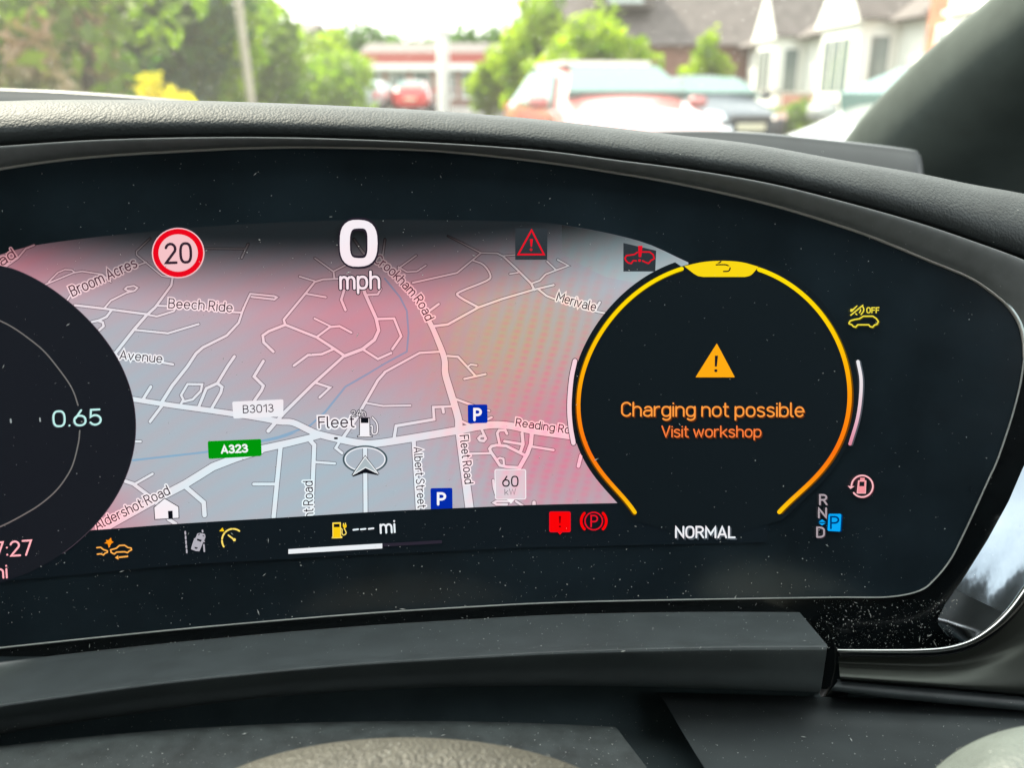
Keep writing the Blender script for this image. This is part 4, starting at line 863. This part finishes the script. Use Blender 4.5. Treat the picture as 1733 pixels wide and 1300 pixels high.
# ------------------------------------------------------------------ the street outside
def struct(o): o['kind'] = 'structure'; return o
m_asph = pbr('asphalt', (.055, .055, .056), rough=.85, var=.25, vscale=3)
m_pave = pbr('paving', (.22, .21, .19), rough=.9, var=.2, vscale=4)
m_grass = pbr('lawn_soil', (.05, .085, .025), rough=.95, var=.3, vscale=2)
def sheet(name, x0, x1, y0, y1, z, mat):
    return struct(mesh(name, [(x0, y0, z), (x1, y0, z), (x1, y1, z), (x0, y1, z)], [(0, 1, 2, 3)], mat))
sheet('ground', -600, 600, -600, 900, 0, m_grass)
sheet('road_surface', -4.6, 5.4, -60, 400, .008, m_asph)
def slab(name, x0, x1, y0, y1, z0, z1, mat, parent=None): return boxm(name, x0, x1, y0, y1, z0, z1, mat, parent)
slab('pavement', 5.4, 7.0, -60, 400, .0, .13, m_pave); slab('pavement', -6.2, -4.6, -60, 400, .0, .13, m_pave)

# --- foliage
def leafmat(name, c0, c1, tr=.42):
    if name in MATS: return MATS[name]
    m, b, out = newmat(name)
    col = b.ramp(b.noise(1.3, 5), [(.32, c0), (.66, c1)])
    d = b.n('ShaderNodeBsdfPrincipled'); b.put(d.inputs['Base Color'], col); d.inputs['Roughness'].default_value = .55
    t = b.n('ShaderNodeBsdfTranslucent'); b.put(t.inputs[0], b.mix(1.0, col, (1.5, 1.8, .5, 1), 'MULTIPLY'))
    x = b.n('ShaderNodeMixShader'); x.inputs[0].default_value = tr; b.put(x.inputs[1], d.outputs[0]); b.put(x.inputs[2], t.outputs[0]); b.put(out.inputs[0], x.outputs[0])
    MATS[name] = m; return m
m_lf1 = leafmat('leaf_bright', (.05, .12, .012), (.34, .40, .02), .5); m_lf2 = leafmat('leaf_mid', (.03, .08, .018), (.24, .32, .03), .5); m_lf3 = leafmat('leaf_dark', (.018, .05, .025), (.09, .17, .04), .45)
m_lfy = leafmat('leaf_yellow', (.72, .56, .01), (.9, .78, .02), .45); m_lfp = leafmat('leaf_pink', (.08, .17, .04), (.66, .36, .32), .35)
m_bark = pbr('bark', (.09, .07, .05), rough=.9, var=.3, vscale=8)
def leaves(blobs, n, size, rng):
    """n leaf clumps spread through overlapping lumps: (x, y, z, rx, ry, rz)"""
    bl = np.array(blobs, float); wgt = bl[:, 3] * bl[:, 4] * bl[:, 5]; wgt /= wgt.sum()
    k = rng.choice(len(bl), n, p=wgt); d = rng.normal(size=(n, 3)); d /= np.linalg.norm(d, axis=1)[:, None]
    r = rng.uniform(0, 1, n) ** .38; lump = 1 + .22 * np.sin(d[:, 0] * 7 + k) * np.cos(d[:, 2] * 6 + k * 2)
    c = bl[k, :3] + d * (r * lump)[:, None] * bl[k, 3:]
    c[:, 2] = np.maximum(c[:, 2], .05)
    u = rng.normal(size=(n, 3)); u /= np.linalg.norm(u, axis=1)[:, None]; v = np.cross(u, rng.normal(size=(n, 3))); v /= np.linalg.norm(v, axis=1)[:, None]
    s = size * rng.uniform(.5, 1.3, n)[:, None]
    V = np.stack([c - u * s, c - v * s * .5, c + u * s, c + v * s * .5], 1).reshape(-1, 3)
    return V, [(4 * i, 4 * i + 1, 4 * i + 2, 4 * i + 3) for i in range(n)]
def trunkmesh(h, r, rng, spread=.8, nb=5):
    V = []; F = []
    def limb(p, q, r0, r1, n=7, k=5):
        b0 = len(V); p = np.array(p, float); q = np.array(q, float); t = q - p; t /= np.linalg.norm(t); a = np.cross(t, [.3, 1, .2]); a /= np.linalg.norm(a); b_ = np.cross(t, a)
        for j in range(k + 1):
            c = p + (q - p) * j / k + rng.normal(size=3) * r0 * .25 * (0 < j < k); rr = r0 + (r1 - r0) * j / k
            for i in range(n): an = 2 * math.pi * i / n; V.append(c + rr * (a * math.cos(an) + b_ * math.sin(an)))
        for j in range(k):
            for i in range(n): F.append((b0 + j * n + i, b0 + j * n + (i + 1) % n, b0 + (j + 1) * n + (i + 1) % n, b0 + (j + 1) * n + i))
    limb((0, 0, 0), (0, 0, h * .62), r, r * .5)
    for i in range(nb):
        an = 6.283 * i / nb + rng.uniform(-.3, .3); z0 = h * rng.uniform(.3, .58)
        limb((0, 0, z0), (math.cos(an) * spread, math.sin(an) * spread, z0 + h * .33), r * .4, r * .12)
    return V, F
TN = [0]
def tree(name, px, Y, w_, h, mat, label, n=2600, size=.13, low=.0, group=None, cat='tree', X=None, trunk=True, lumps=9, z0=0., shape='round'):
    TN[0] += 1; rng = np.random.default_rng(TN[0]); x = at(px, 145, Y).x if X is None else X
    root = empty(name, (x, Y, z0), label=label, cat=cat, group=group)
    bl = []
    for i in range(lumps):
        t = (i + .5) / lumps; zz = low + (h - low) * (.15 + .72 * t)
        prof = {'round': math.sin(math.pi * (.18 + .72 * t)), 'cone': 1.05 - .85 * t, 'hedge': .9}[shape]
        rr = w_ / 2 * prof; an = i * 2.4
        bl.append((math.cos(an) * rr * .45, math.sin(an) * rr * .45, zz, rr * .72, rr * .72, (h - low) * .2))
    V, F = leaves(bl, n, size, rng); mesh('crown', V, F, mat, root)
    if trunk:
        V, F = trunkmesh(h, max(.06, h * .028), rng, spread=w_ * .28); mesh('trunk', V, F, m_bark, root, smooth=True)
    return root
# left-hand row, near to far
tree('garden_tree', -60, 9, 4.6, 5.0, m_lf2, 'mid green tree at the left edge of the view', n=5200, size=.12)
tree('flowering_shrub', 70, 8.0, .8, 1.9, m_lfp, 'shrub with pale pink flower spikes at the far left', n=1500, size=.07, cat='shrub')
tree('flowering_shrub', 158, 9.5, .75, 4.2, m_lfp, 'tall narrow column of pinkish blossom left of the yellow bush', n=900, size=.08, cat='shrub', lumps=7, shape='hedge')
tree('garden_tree', 95, 13, 3.4, 4.4, m_lf3, 'dark green tree behind the pink blossom', n=4000, size=.14)
tree('garden_tree', 250, 14.5, 3.2, 5.2, m_lf3, 'dark shaded tree directly behind the yellow bush', n=4000, size=.14)
tree('garden_tree', 325, 16, 2.6, 4.2, m_lf1, 'yellow-green sunlit tree to the right of the yellow bush', n=3800, size=.14)
tree('yellow_bush', 272, 10, .95, 1.36, m_lfy, 'low rounded bush of bright yellow flowers', n=4200, size=.045, cat='bush', trunk=False, lumps=5)
tree('garden_tree', 405, 22, 3.4, 3.9, m_lf2, 'mid green tree behind the pale pole', n=3600, size=.18)
tree('garden_tree', 375, 30, 4.6, 5.6, m_lf1, 'tall bright tree behind and left of the pale pole', n=3600, size=.22)
tree('garden_tree', 505, 36, 4.2, 2.75, m_lf2, 'small dark green tree under the brown gable', n=3000, size=.2)
tree('garden_tree', 560, 30, 2.6, 2.9, m_lf1, 'sunlit bush-like tree at the right end of the left-hand row', n=3200, size=.18, low=.1)
tree('garden_tree', 548, 44, 4.5, 3.7, m_lf3, 'darker tree showing above the sunlit end of the left row', n=2600, size=.24)
tree('garden_hedge', 470, 27, 5.5, 2.1, m_lf2, 'long clipped green hedge below the brown gable', n=4200, size=.16, cat='hedge', shape='hedge', trunk=False)
tree('garden_hedge', 60, 14, 3.5, 1.7, m_lf2, 'dark green hedge behind the pink shrub', n=4200, size=.12, cat='hedge', shape='hedge', trunk=False)
# distant tree line, each tree its own
for i, (px, h, w_) in enumerate(((612, 7.6, 9), (655, 6.4, 8), (700, 6.1, 9), (742, 6.0, 7), (786, 7.0, 8), (826, 6.5, 8), (868, 7.6, 9))):
    tree('distant_tree', px, 95, w_, h, m_lf3, ['far dark tree left of the red-roofed shop', 'far tree above the left end of the red roof', 'far tree above the red roof, left of the white post', 'far tree directly above the white post', 'far pointed tree right of the white post', 'far tree above the right end of the red roof', 'far tree rising toward the dark house roof'][i], n=1500, size=.5, group='trees beyond the shop')
# right of centre
tree('street_tree', 915, 26, 2.5, 3.7, m_lf1, 'yellow-green tree left behind the red hatchback', n=3600, size=.17)
tree('street_tree', 1005, 23, 3.0, 3.05, m_lf1, 'broad bright tree directly above the red hatchback', n=3800, size=.16)
tree('street_bush', 822, 34, 1.4, 2.2, m_lf1, 'small round sunlit bush in front of the shop', n=2000, size=.13, cat='bush', low=.1)
tree('upright_shrub', 1194, 24, 1.25, 2.6, m_lf1, 'bright green upright shrub beside the white gabled houses', n=2600, size=.1, cat='shrub', low=.2)
tree('garden_plant', 1345, 17.2, 1.4, .95, m_lf2, 'low green planting under the second white bay window', n=1600, size=.08, cat='plant', trunk=False, shape='hedge', lumps=6)
tree('garden_plant', 1470, 13.2, .7, 1.1, m_lf1, 'small green shrub in front of the brick house', n=1200, size=.07, cat='plant', trunk=False)
tree('dark_hedge', 868, 40, 1.9, 2.4, m_lf3, 'dark hedge left of the red hatchback', n=2400, size=.2, cat='hedge', shape='hedge', trunk=False)

# --- pole, posts
def cyl(name, p, q, r0, r1, mat, parent=None, n=16):
    p = np.array(p, float); q = np.array(q, float); t = q - p; t /= np.linalg.norm(t); a = np.cross(t, [.31, .9, .2]); a /= np.linalg.norm(a); b_ = np.cross(t, a); V = []; F = []
    for c, r in ((p, r0), (q, r1)):
        for i in range(n): an = 2 * math.pi * i / n; V.append(c + r * (a * math.cos(an) + b_ * math.sin(an)))
    F = [(i, (i + 1) % n, n + (i + 1) % n, n + i) for i in range(n)] + [tuple(range(n))[::-1], tuple(range(n, 2 * n))]
    return mesh(name, V, F, mat, parent)
m_wood = pbr('weathered_wood', (.42, .38, .30), rough=.8, var=.2, vscale=3); m_wh = pbr('white_paint', (.78, .78, .74), rough=.5, var=.05)
pr = empty('utility_pole', (at(428, 145, 12.5).x, 12.5, 0), label='tall pale wooden pole leaning slightly among the left-hand trees', cat='pole')
cyl('pole_shaft', (0, 0, 0), (-.30, 0, 7.0), .06, .05, m_wood, pr); cyl('step_peg', (-.08, -.12, 2.2), (-.08, -.28, 2.2), .012, .012, m_wood, pr)
pr = empty('white_post', (at(751, 145, 40).x, 40, 0), label='thick white post standing in front of the red-roofed shop', cat='post')
cyl('post_shaft', (0, 0, 0), (0, 0, 3.3), .26, .26, m_wh, pr); boxm('post_cap', -.32, .32, -.32, .32, 3.3, 3.45, m_wh, pr)

# --- buildings
m_brick = pbr('orange_brick', (.36, .14, .075), rough=.85, var=.35, vscale=5); m_brick2 = pbr('brown_brick', (.24, .13, .10), rough=.85, var=.35, vscale=6)
m_tile = pbr('roof_tiles', (.10, .085, .08), rough=.8, var=.3, vscale=4); m_tile2 = pbr('brown_roof_tiles', (.095, .082, .078), rough=.8, var=.3, vscale=4)
m_rend = pbr('white_render', (.74, .75, .70), rough=.7, var=.06); m_win = pbr('window_pane', (.14, .18, .175), rough=.05, spec=.8, var=0); m_fasc = pbr('red_fascia', (.36, .075, .06), rough=.5, var=.1)
m_net = pbr('net_curtain', (.45, .50, .48), rough=.9, var=.1)
def wind(parent, cx, cz, w_, h, side, mat_f=None, plane=0., bars=1):
    """window let into a wall; side 'x-' faces -x, 'y-' faces -y; the pane, its frame bars and sill are parts"""
    f = boxf(parent, 'window', cx, cz, w_, h, side, plane, .05, mat_f or m_wh)
    pw = (w_ - .08 * (bars + 2)) / (bars + 1)
    for i in range(bars + 1):
        boxf(f, 'pane', cx - w_ / 2 + .08 + pw / 2 + i * (pw + .08), cz, pw, h - .18, side, plane + .025 + .003 * 1, .03, m_win)
    boxf(f, 'sill', cx, cz - h / 2 - .04, w_ + .12, .06, side, plane, .12, mat_f or m_wh)
    return f
def boxf(parent, name, u, z_, w_, h, side, plane, d, mat):
    if side == 'y-': return boxm(name, u - w_ / 2, u + w_ / 2, -plane - d, -plane, z_ - h / 2, z_ + h / 2, mat, parent)
    return boxm(name, -plane - d, -plane, u - w_ / 2, u + w_ / 2, z_ - h / 2, z_ + h / 2, mat, parent)
def prism(name, x0, x1, y0, y1, z0, z1, axis, mat, parent, over=0.):
    """gable roof with ridge along axis"""
    x0 -= over; x1 += over; y0 -= over; y1 += over
    if axis == 'x': m_ = (y0 + y1) / 2; V = [(x0, y0, z0), (x1, y0, z0), (x1, y1, z0), (x0, y1, z0), (x0, m_, z1), (x1, m_, z1)]; F = [(0, 1, 5, 4), (2, 3, 4, 5), (0, 4, 3), (1, 2, 5), (0, 3, 2, 1)]
    else: m_ = (x0 + x1) / 2; V = [(x0, y0, z0), (x1, y0, z0), (x1, y1, z0), (x0, y1, z0), (m_, y0, z1), (m_, y1, z1)]; F = [(0, 4, 5, 3), (1, 2, 5, 4), (0, 1, 4), (3, 2, 5)[::-1], (0, 3, 2, 1)]
    return mesh(name, V, F, mat, parent)
# gable house beyond the left-hand trees
hx = at(478, 145, 40).x
h = empty('gable_house', (hx, 40, 0), label='brown gabled house with a cream end wall rising from the left-hand trees', cat='house')
boxm('wall', -.9, .95, 0, 7, 0, 3.0, m_rend, h); prism('roof', -.95, 1.0, -.2, 7.2, 3.0, 3.95, 'x', m_tile2, h, .12); wind(h, .1, 2.2, .7, 1.0, 'y-')
# shop with the red fascia
sx0, sx1 = at(606, 145, 60).x, at(848, 145, 60).x
h = empty('shop_building', (sx0, 60, 0), label='low shop with a red roof band and large windows at the end of the street', cat='shop'); W_ = sx1 - sx0
boxm('wall', 0, W_, 0, 10, 0, 2.5, m_brick2, h); boxm('roof_band', -.4, W_ + .3, -.5, 10.4, 2.5, 3.2, m_fasc, h); boxm('canopy_edge', -.5, W_ + .4, -.7, -.5, 2.15, 2.55, m_wh, h)
m_shopw = pbr('shop_white_panel', (.6, .6, .58), rough=.6)
for i in range(6): wind(h, 1.0 + i * 1.55, 1.3, 1.15, 1.6, 'y-', bars=0)
prism('roof', 0, W_, .5, 9.5, 3.2, 4.0, 'x', m_tile2, h)
# dark roofed house beyond the bright tree
hx = at(985, 145, 32).x
h = empty('dark_roofed_house', (hx, 32, 0), label='large house with a dark steep roof and one pale window behind the bright trees', cat='house')
boxm('wall', -1.6, 6.5, 0, 8, 0, 2.5, m_brick2, h); prism('roof', -1.6, 6.5, 0, 8, 2.5, 6.4, 'x', m_tile, h, .35)
boxm('dormer_wall', .4, 2.4, .2, 2.6, 3.7, 4.9, m_tile, h); wind(h, 1.4, 4.3, 1.1, .8, 'y-', plane=-.2, mat_f=m_net)
boxm('chimney', -.9, -.3, 3.6, 4.3, 5.8, 7.4, m_brick, h)
# white gabled bungalows down the right side
def bungalow(Y0, Y1, X0, label, bays, wall=m_rend):
    h = empty('bungalow', (X0, Y0, .1), label=label, cat='house'); L_ = Y1 - Y0
    boxm('wall', .8, 8, 0, L_, 0, 2.35, wall, h)
    V = [(.4, -.4, 2.3), (8.4, -.4, 2.3), (8.4, L_ + .4, 2.3), (.4, L_ + .4, 2.3), (4.4, 2.4, 4.9), (4.4, L_ - 2.4, 4.9)]
    mesh('roof', V, [(0, 1, 4), (1, 2, 5, 4), (2, 3, 5), (3, 0, 4, 5), (0, 3, 2, 1)], m_tile2, h)
    for (yc, w_) in bays:
        bay = boxm('bay', 0, .8, yc - w_ / 2, yc + w_ / 2, 0, 2.3, wall, h)
        prism('gable', -.02, 3.2, yc - w_ / 2, yc + w_ / 2, 2.3, 3.5, 'x', m_rend, h, .12)
        prism('gable_roof', .02, 3.4, yc - w_ / 2 - .1, yc + w_ / 2 + .1, 2.36, 3.62, 'x', m_tile2, h, .1)
        wind(h, yc, 1.5, w_ * .78, 1.25, 'x-', bars=2); 
        f = boxm('window', .15, .65, yc - w_ / 2 - .05, yc - w_ / 2, .88, 2.12, m_wh, h)
        boxm('pane', .22, .58, yc - w_ / 2 - .065, yc - w_ / 2 - .045, .96, 2.04, m_win, f)
    wind(h, L_ * .5, 1.45, 1.0, 1.1, 'x-', plane=-.8, bars=1)
    boxm('door', .74, .8, L_ * .5 + 1.0, L_ * .5 + 1.9, 0, 2.05, m_wh, h)
    return h
bungalow(24.2, 31.5, 7.1, 'white gabled bungalow, the farther of the pair, next to the upright shrub', [(2.2, 2.0)])
bungalow(17.6, 23.6, 6.9, 'white gabled bungalow, the nearer of the pair, with the tallest white gable', [(2.4, 2.3)])
h = empty('brick_house', (6.7, 12.4, .1), label='orange brick house with white framed bay windows beside the pillar', cat='house')
boxm('wall', .7, 8, 0, 4.6, 0, 3.9, m_brick, h); prism('roof', .7, 8, 0, 4.6, 3.9, 6.2, 'y', m_tile2, h, .3)
boxm('bay', .0, .7, .3, 2.3, 0, 3.3, m_wh, h); 
for zc in (1.35, 2.75): wind(h, 1.3, zc, 1.8, 1.1, 'x-', bars=3)
f = boxm('window', .1, .6, .24, .3, .8, 1.9, m_wh, h); boxm('pane', .17, .53, .225, .245, .88, 1.82, m_win, f)
f = boxm('window', .1, .6, .24, .3, 2.2, 3.3, m_wh, h); boxm('pane', .17, .53, .225, .245, 2.28, 3.22, m_win, f)
wind(h, 3.6, 1.5, 1.0, 1.2, 'x-', plane=-.7)
# garden walls of brick
h = empty('garden_wall', (6.95, 13.0, .13), label='low red-brown brick garden wall in front of the bungalows', cat='wall')
boxm('wall_core', 0, .2, 0, 11.0, 0, .88, m_brick2, h)
m_b1 = [pbr('wall_brick_%s' % n_, c_, rough=.9, var=.2, vscale=12) for n_, c_ in (('red', (.30, .12, .08)), ('brown', (.24, .12, .09)), ('plum', (.19, .09, .08)))]
bm_ = None
for r_ in range(11):
    for i in range(30):
        if bm_ is None or True:
            y_ = (i + .5 * (r_ % 2)) * .36 + .17
            if y_ > 10.9: continue
            key = (r_ + i * 3) % 3
            if ('brk', key) not in MATS:
                t_ = boxm('brick', -.012, 0, -.17, .17, -.036, .036, m_b1[key], h); MATS[('brk', key)] = t_; o = t_
            else: o = MATS[('brk', key)].copy(); COL.objects.link(o)
            o.location = (0, y_, .04 + r_ * .08)
cp_ = boxm('coping', -.03, .23, -.02, 11.02, .88, .94, m_pave, h)
h = empty('far_garden_wall', (6.95, 24.5, .13), label='pale rendered low wall beyond the brick one', cat='wall'); boxm('wall_face', 0, .2, 0, 16, 0, .9, m_rend, h); boxm('coping', -.04, .24, -.02, 16.02, .9, .96, m_pave, h)
# wooden fence left of the parked car
h = empty('board_fence', (at(850, 145, 45).x, 45, 0), label='dark brown board fence between the shop and the bright tree', cat='fence')
m_fence = pbr('fence_wood', (.10, .07, .05), rough=.9, var=.3)
for i in range(16): boxm('board', i * .155, i * .155 + .145, -.01 * (i % 2), .02 - .01 * (i % 2), 0, 1.85 + .01 * (i % 3), m_fence, h)
boxm('rail', 0, 2.47, .02, .07, 1.5, 1.6, m_fence, h)

# --- cars
m_tyre = pbr('tyre', (.02, .02, .02), rough=.85, var=.1); m_rim = pbr('alloy', (.5, .5, .52), rough=.3, metal=1, var=0); m_cg = pbr('car_glass', (.11, .20, .185), rough=.05, spec=.5, var=0)
m_hl = pbr('headlamp', (.75, .78, .78), rough=.08, metal=.6, var=0); m_tl = pbr('tail_lamp', (.5, .02, .02), rough=.15, var=0); m_num = pbr('number_plate', (.7, .68, .5), rough=.5, var=0); m_bkp = pbr('black_car_plastic', (.02, .02, .02), rough=.5, var=0)
def paint(name, c): return pbr(name, c, rough=.22, var=0, coat=1, spec=.5)
def car(name, loc, rz, body, label, roofm=None, hatch=True, L_=4.1, Wd=1.76, H=1.5, belt=.95, hood=None, group=None):
    """front faces local -y; stations run front to back: y, sill z, shoulder z, half width, roof z, half roof width"""
    root = empty(name, loc, rz, label=label, cat='car', group=group)
    l = L_ / 2; hb = belt; w_ = Wd / 2
    if hatch: S_ = [(-l, .42, .62, w_ * .72, .63, w_ * .5), (-l + .12, .28, .74, w_ * .88, .76, w_ * .6), (-l + .5, .22, .84, w_ * .97, .90, w_ * .66), (-l + 1.05, .2, .91, w_, 1.0, w_ * .72), (-l + 1.25, .2, .93, w_, 1.06, w_ * .76), (-l + 1.95, .2, hb, w_, H - .03, w_ * .70), (-l + 2.6, .2, hb + .01, w_, H, w_ * .72), (l - .75, .2, hb + .03, w_, H - .05, w_ * .70), (l - .18, .24, hb + .02, w_ * .95, 1.12, w_ * .66), (l - .04, .3, .9, w_ * .9, .98, w_ * .62), (l, .4, .7, w_ * .8, .72, w_ * .6)]
    else: S_ = [(-l, .42, .6, w_ * .7, .62, w_ * .5), (-l + .15, .25, .7, w_ * .9, .73, w_ * .6), (-l + .7, .2, .80, w_ * .98, .86, w_ * .68), (-l + 1.25, .2, .88, w_, .95, w_ * .74), (-l + 1.45, .2, .9, w_, 1.0, w_ * .76), (-l + 2.15, .2, hb, w_, H - .04, w_ * .68), (-l + 2.8, .2, hb, w_, H, w_ * .70), (l - 1.3, .2, hb, w_, H - .08, w_ * .68), (l - .65, .2, hb, w_ * .97, 1.02, w_ * .7), (l - .15, .26, .92, w_ * .92, .95, w_ * .6), (l, .4, .7, w_ * .8, .72, w_ * .55)]
    V = []; F = []
    for (y, zs, zb, hw, zr, rw) in S_:
        V += [(x, y, z_) for x, z_ in ((-hw * .9, zs), (-hw, zs + (zb - zs) * .35), (-hw * 1.0, zs + (zb - zs) * .7), (-hw * .96, zb), (-rw, zr - .03), (-rw * .6, zr), (0, zr + .012), (rw * .6, zr), (rw, zr - .03), (hw * .96, zb), (hw, zs + (zb - zs) * .7), (hw, zs + (zb - zs) * .35), (hw * .9, zs), (0, zs))]
    n = 14
    for i in range(len(S_) - 1):
        for k in range(n): F.append((i * n + k, i * n + (k + 1) % n, (i + 1) * n + (k + 1) % n, (i + 1) * n + k)[::-1])
    F += [tuple(range(n)), tuple((len(S_) - 1) * n + k for k in range(n))[::-1]]
    o = mesh('body', V, F, body, root, smooth=True)
    sd_ = o.modifiers.new('round', 'SUBSURF'); sd_.levels = 1; sd_.render_levels = 2
    def q(name_, pts, mat, off=.012):
        p = [Vector(a) for a in pts]; nn = (p[1] - p[0]).cross(p[2] - p[0]).normalized(); c_ = sum(p, Vector()) / len(p)
        if nn.dot(c_ - Vector((0, 0, .8))) < 0: nn = -nn
        fr_ = [a + nn * off for a in p]; bk_ = [a - nn * .02 for a in p]; m_ = len(p)
        return mesh(name_, fr_ + bk_, [tuple(range(m_)), tuple(range(m_, 2 * m_))[::-1]] + [(i, (i + 1) % m_, m_ + (i + 1) % m_, m_ + i) for i in range(m_)], mat, root)
    a, b2_ = S_[4], S_[5]
    q('windscreen', [(-w_ * .80, a[0] + .10, a[4] + .0), (w_ * .80, a[0] + .10, a[4] + .0), (b2_[5] * .86, b2_[0] - .12, b2_[4] - .10), (-b2_[5] * .86, b2_[0] - .12, b2_[4] - .10)], m_cg, .10)
    r1, r2 = S_[7], S_[8]
    q('rear_window', [(-r2[5] * 1.0, r2[0] - .02, r2[4] + .0), (r2[5] * 1.0, r2[0] - .02, r2[4] + .0), (r1[5] * .9, r1[0] + .06, r1[4] - .03), (-r1[5] * .9, r1[0] + .06, r1[4] - .03)], m_cg, .04)
    for s_ in (-1, 1):
        q('side_window', [(s_ * w_ * .955, -l + 1.5, hb + .03), (s_ * w_ * .955, -l + 2.45, hb + .04), (s_ * w_ * .735, -l + 2.45, H - .10), (s_ * w_ * .735, -l + 2.0, H - .12)], m_cg, .02)
        q('side_window', [(s_ * w_ * .955, -l + 2.52, hb + .04), (s_ * w_ * .94, l - .75, hb + .06), (s_ * w_ * .735, l - .95, H - .14), (s_ * w_ * .735, -l + 2.52, H - .10)], m_cg, .02)
        q('headlight', [(s_ * w_ * .50, -l + .06, .60), (s_ * w_ * .84, -l + .16, .62), (s_ * w_ * .86, -l + .28, .78), (s_ * w_ * .55, -l + .12, .74)], m_hl, .03)
        q('tail_light', [(s_ * w_ * .62, l - .02, .70), (s_ * w_ * .86, l - .06, .70), (s_ * w_ * .88, l - .10, .98), (s_ * w_ * .66, l - .05, .96)], m_tl, .04)
        boxm('door_mirror', min(s_ * w_ * .98, s_ * (w_ + .2)), max(s_ * w_ * .98, s_ * (w_ + .2)), -l + 1.5, -l + 1.62, hb, hb + .14, body, root, bev=.03)
        for yw in (-l + .78, l - .75):
            tw = cyl('wheel', (s_ * (w_ - .2), yw, .31), (s_ * (w_ + .01), yw, .31), .31, .31, m_tyre, root, 24); cyl('rim', (s_ * (w_ - .02), yw, .31), (s_ * (w_ + .02), yw, .31), .2, .2, m_rim, tw, 16)
    q('number_plate', [(-.26, -l - .0, .46), (.26, -l, .46), (.26, -l, .57), (-.26, -l, .57)], m_num, .03); q('grille', [(-.4, -l + .01, .62), (.4, -l + .01, .62), (.36, -l + .03, .70), (-.36, -l + .03, .70)], m_bkp, .03)
    q('number_plate', [(-.26, l, .60), (.26, l, .60), (.26, l - .01, .71), (-.26, l - .01, .71)], m_num, .03)
    if roofm: q('roof_sky_sheen', [(-w_ * .62, b2_[0] + .1, H - .012), (w_ * .62, b2_[0] + .1, H - .012), (w_ * .62, r1[0] - .05, H - .03), (-w_ * .62, r1[0] - .05, H - .03)], roofm, .03)  # pale panel laid on as a painted sky reflection, not another paint
    return root
p = at(1025, 170, 11.4); car('parked_car', (p.x, 11.4, 0), R(14), paint('red_paint', (.48, .16, .15)), 'red hatchback with a pale shining roof and bonnet, nearest and largest car', roofm=m_wh, H=1.47, Wd=1.8)
p = at(1192, 170, 18.5); car('parked_car', (p.x, 18.5, 0), R(10), pbr('navy_paint', (.02, .035, .05), rough=.4, var=0, coat=.2), 'dark blue car parked behind the red hatchback', H=1.42, hatch=False, L_=4.5)
p = at(1672, 200, 6.5); car('parked_car', (p.x, 6.5, 0), R(-50), paint('silver_paint', (.30, .32, .31)), 'pale silver car with only its nose showing beside the pillar', H=1.36, L_=4.2, hatch=True)
p = at(702, 165, 44); car('distant_car', (p.x, 44, 0), R(180), paint('scarlet_paint', (.62, .03, .03)), 'small bright red car far down the street, seen from behind', H=1.45)
p = at(634, 165, 43); car('distant_car', (p.x, 43, 0), R(172), paint('grey_paint', (.35, .38, .38)), 'small grey car far down the street, left of the red one', H=1.42)

# ------------------------------------------------------------------ dust on the glass and plastics
dg = bpy.context.evaluated_depsgraph_get(); dg.update()
def dust(name, regions, mat, label):
    V = []; F = []
    for (x0, y0, x1, y1, n, smin, smax, ok) in regions:
        for _ in range(n):
            px, py = RNG.uniform(x0, x1), RNG.uniform(y0, y1)
            if ok and not ok(px, py): continue
            d = Vector(rays([(px, py)])[0]).normalized()
            hit, loc, nrm, idx, ob, mt = sc.ray_cast(dg, Vector(EYE), d, distance=.6)
            if not hit or ob.name.startswith('glass_pane'): continue
            if nrm.dot(d) > 0: nrm = -nrm
            s_ = smin + (smax - smin) * RNG.uniform() ** 5
            t = nrm.orthogonal().normalized(); b_ = nrm.cross(t); an = RNG.uniform(0, 6.28); t, b_ = t * math.cos(an) + b_ * math.sin(an), b_ * math.cos(an) - t * math.sin(an)
            el_ = RNG.uniform(1, 1.6) if RNG.uniform() < .93 else RNG.uniform(3, 7)
            c0 = loc + nrm * .00042; k = len(V)
            V += [c0 + t * s_ * el_, c0 + b_ * s_, c0 - t * s_ * el_, c0 - b_ * s_, c0 + nrm * s_ * .8]; F += [(k, k + 1, k + 4), (k + 1, k + 2, k + 4), (k + 2, k + 3, k + 4), (k + 3, k, k + 4)]
    o = mesh(name, V, F, mat); o['kind'] = 'stuff'; o['label'] = label; o['category'] = 'dust'
m_dust = pbr('dust_fleck', (.5, .52, .5), rough=.9, var=0)
dust('dust', [(0, 250, 1733, 1030, 900, .00005, .00022, None), (0, 890, 1500, 1060, 700, .00005, .0002, None), (0, 1040, 1400, 1110, 900, .00004, .0002, lambda x, y: y > 1098 - x * .06),
    (1380, 1015, 1620, 1100, 800, .00004, .0002, lambda x, y: x - 1380 > (1100 - y) * .0), (1000, 1180, 1733, 1300, 420, .00005, .0002, None), (0, 1215, 1050, 1300, 500, .00005, .0002, None), (0, 235, 1733, 480, 120, .00006, .0002, None)], m_dust, 'fine pale dust specks over the screen and plastics')
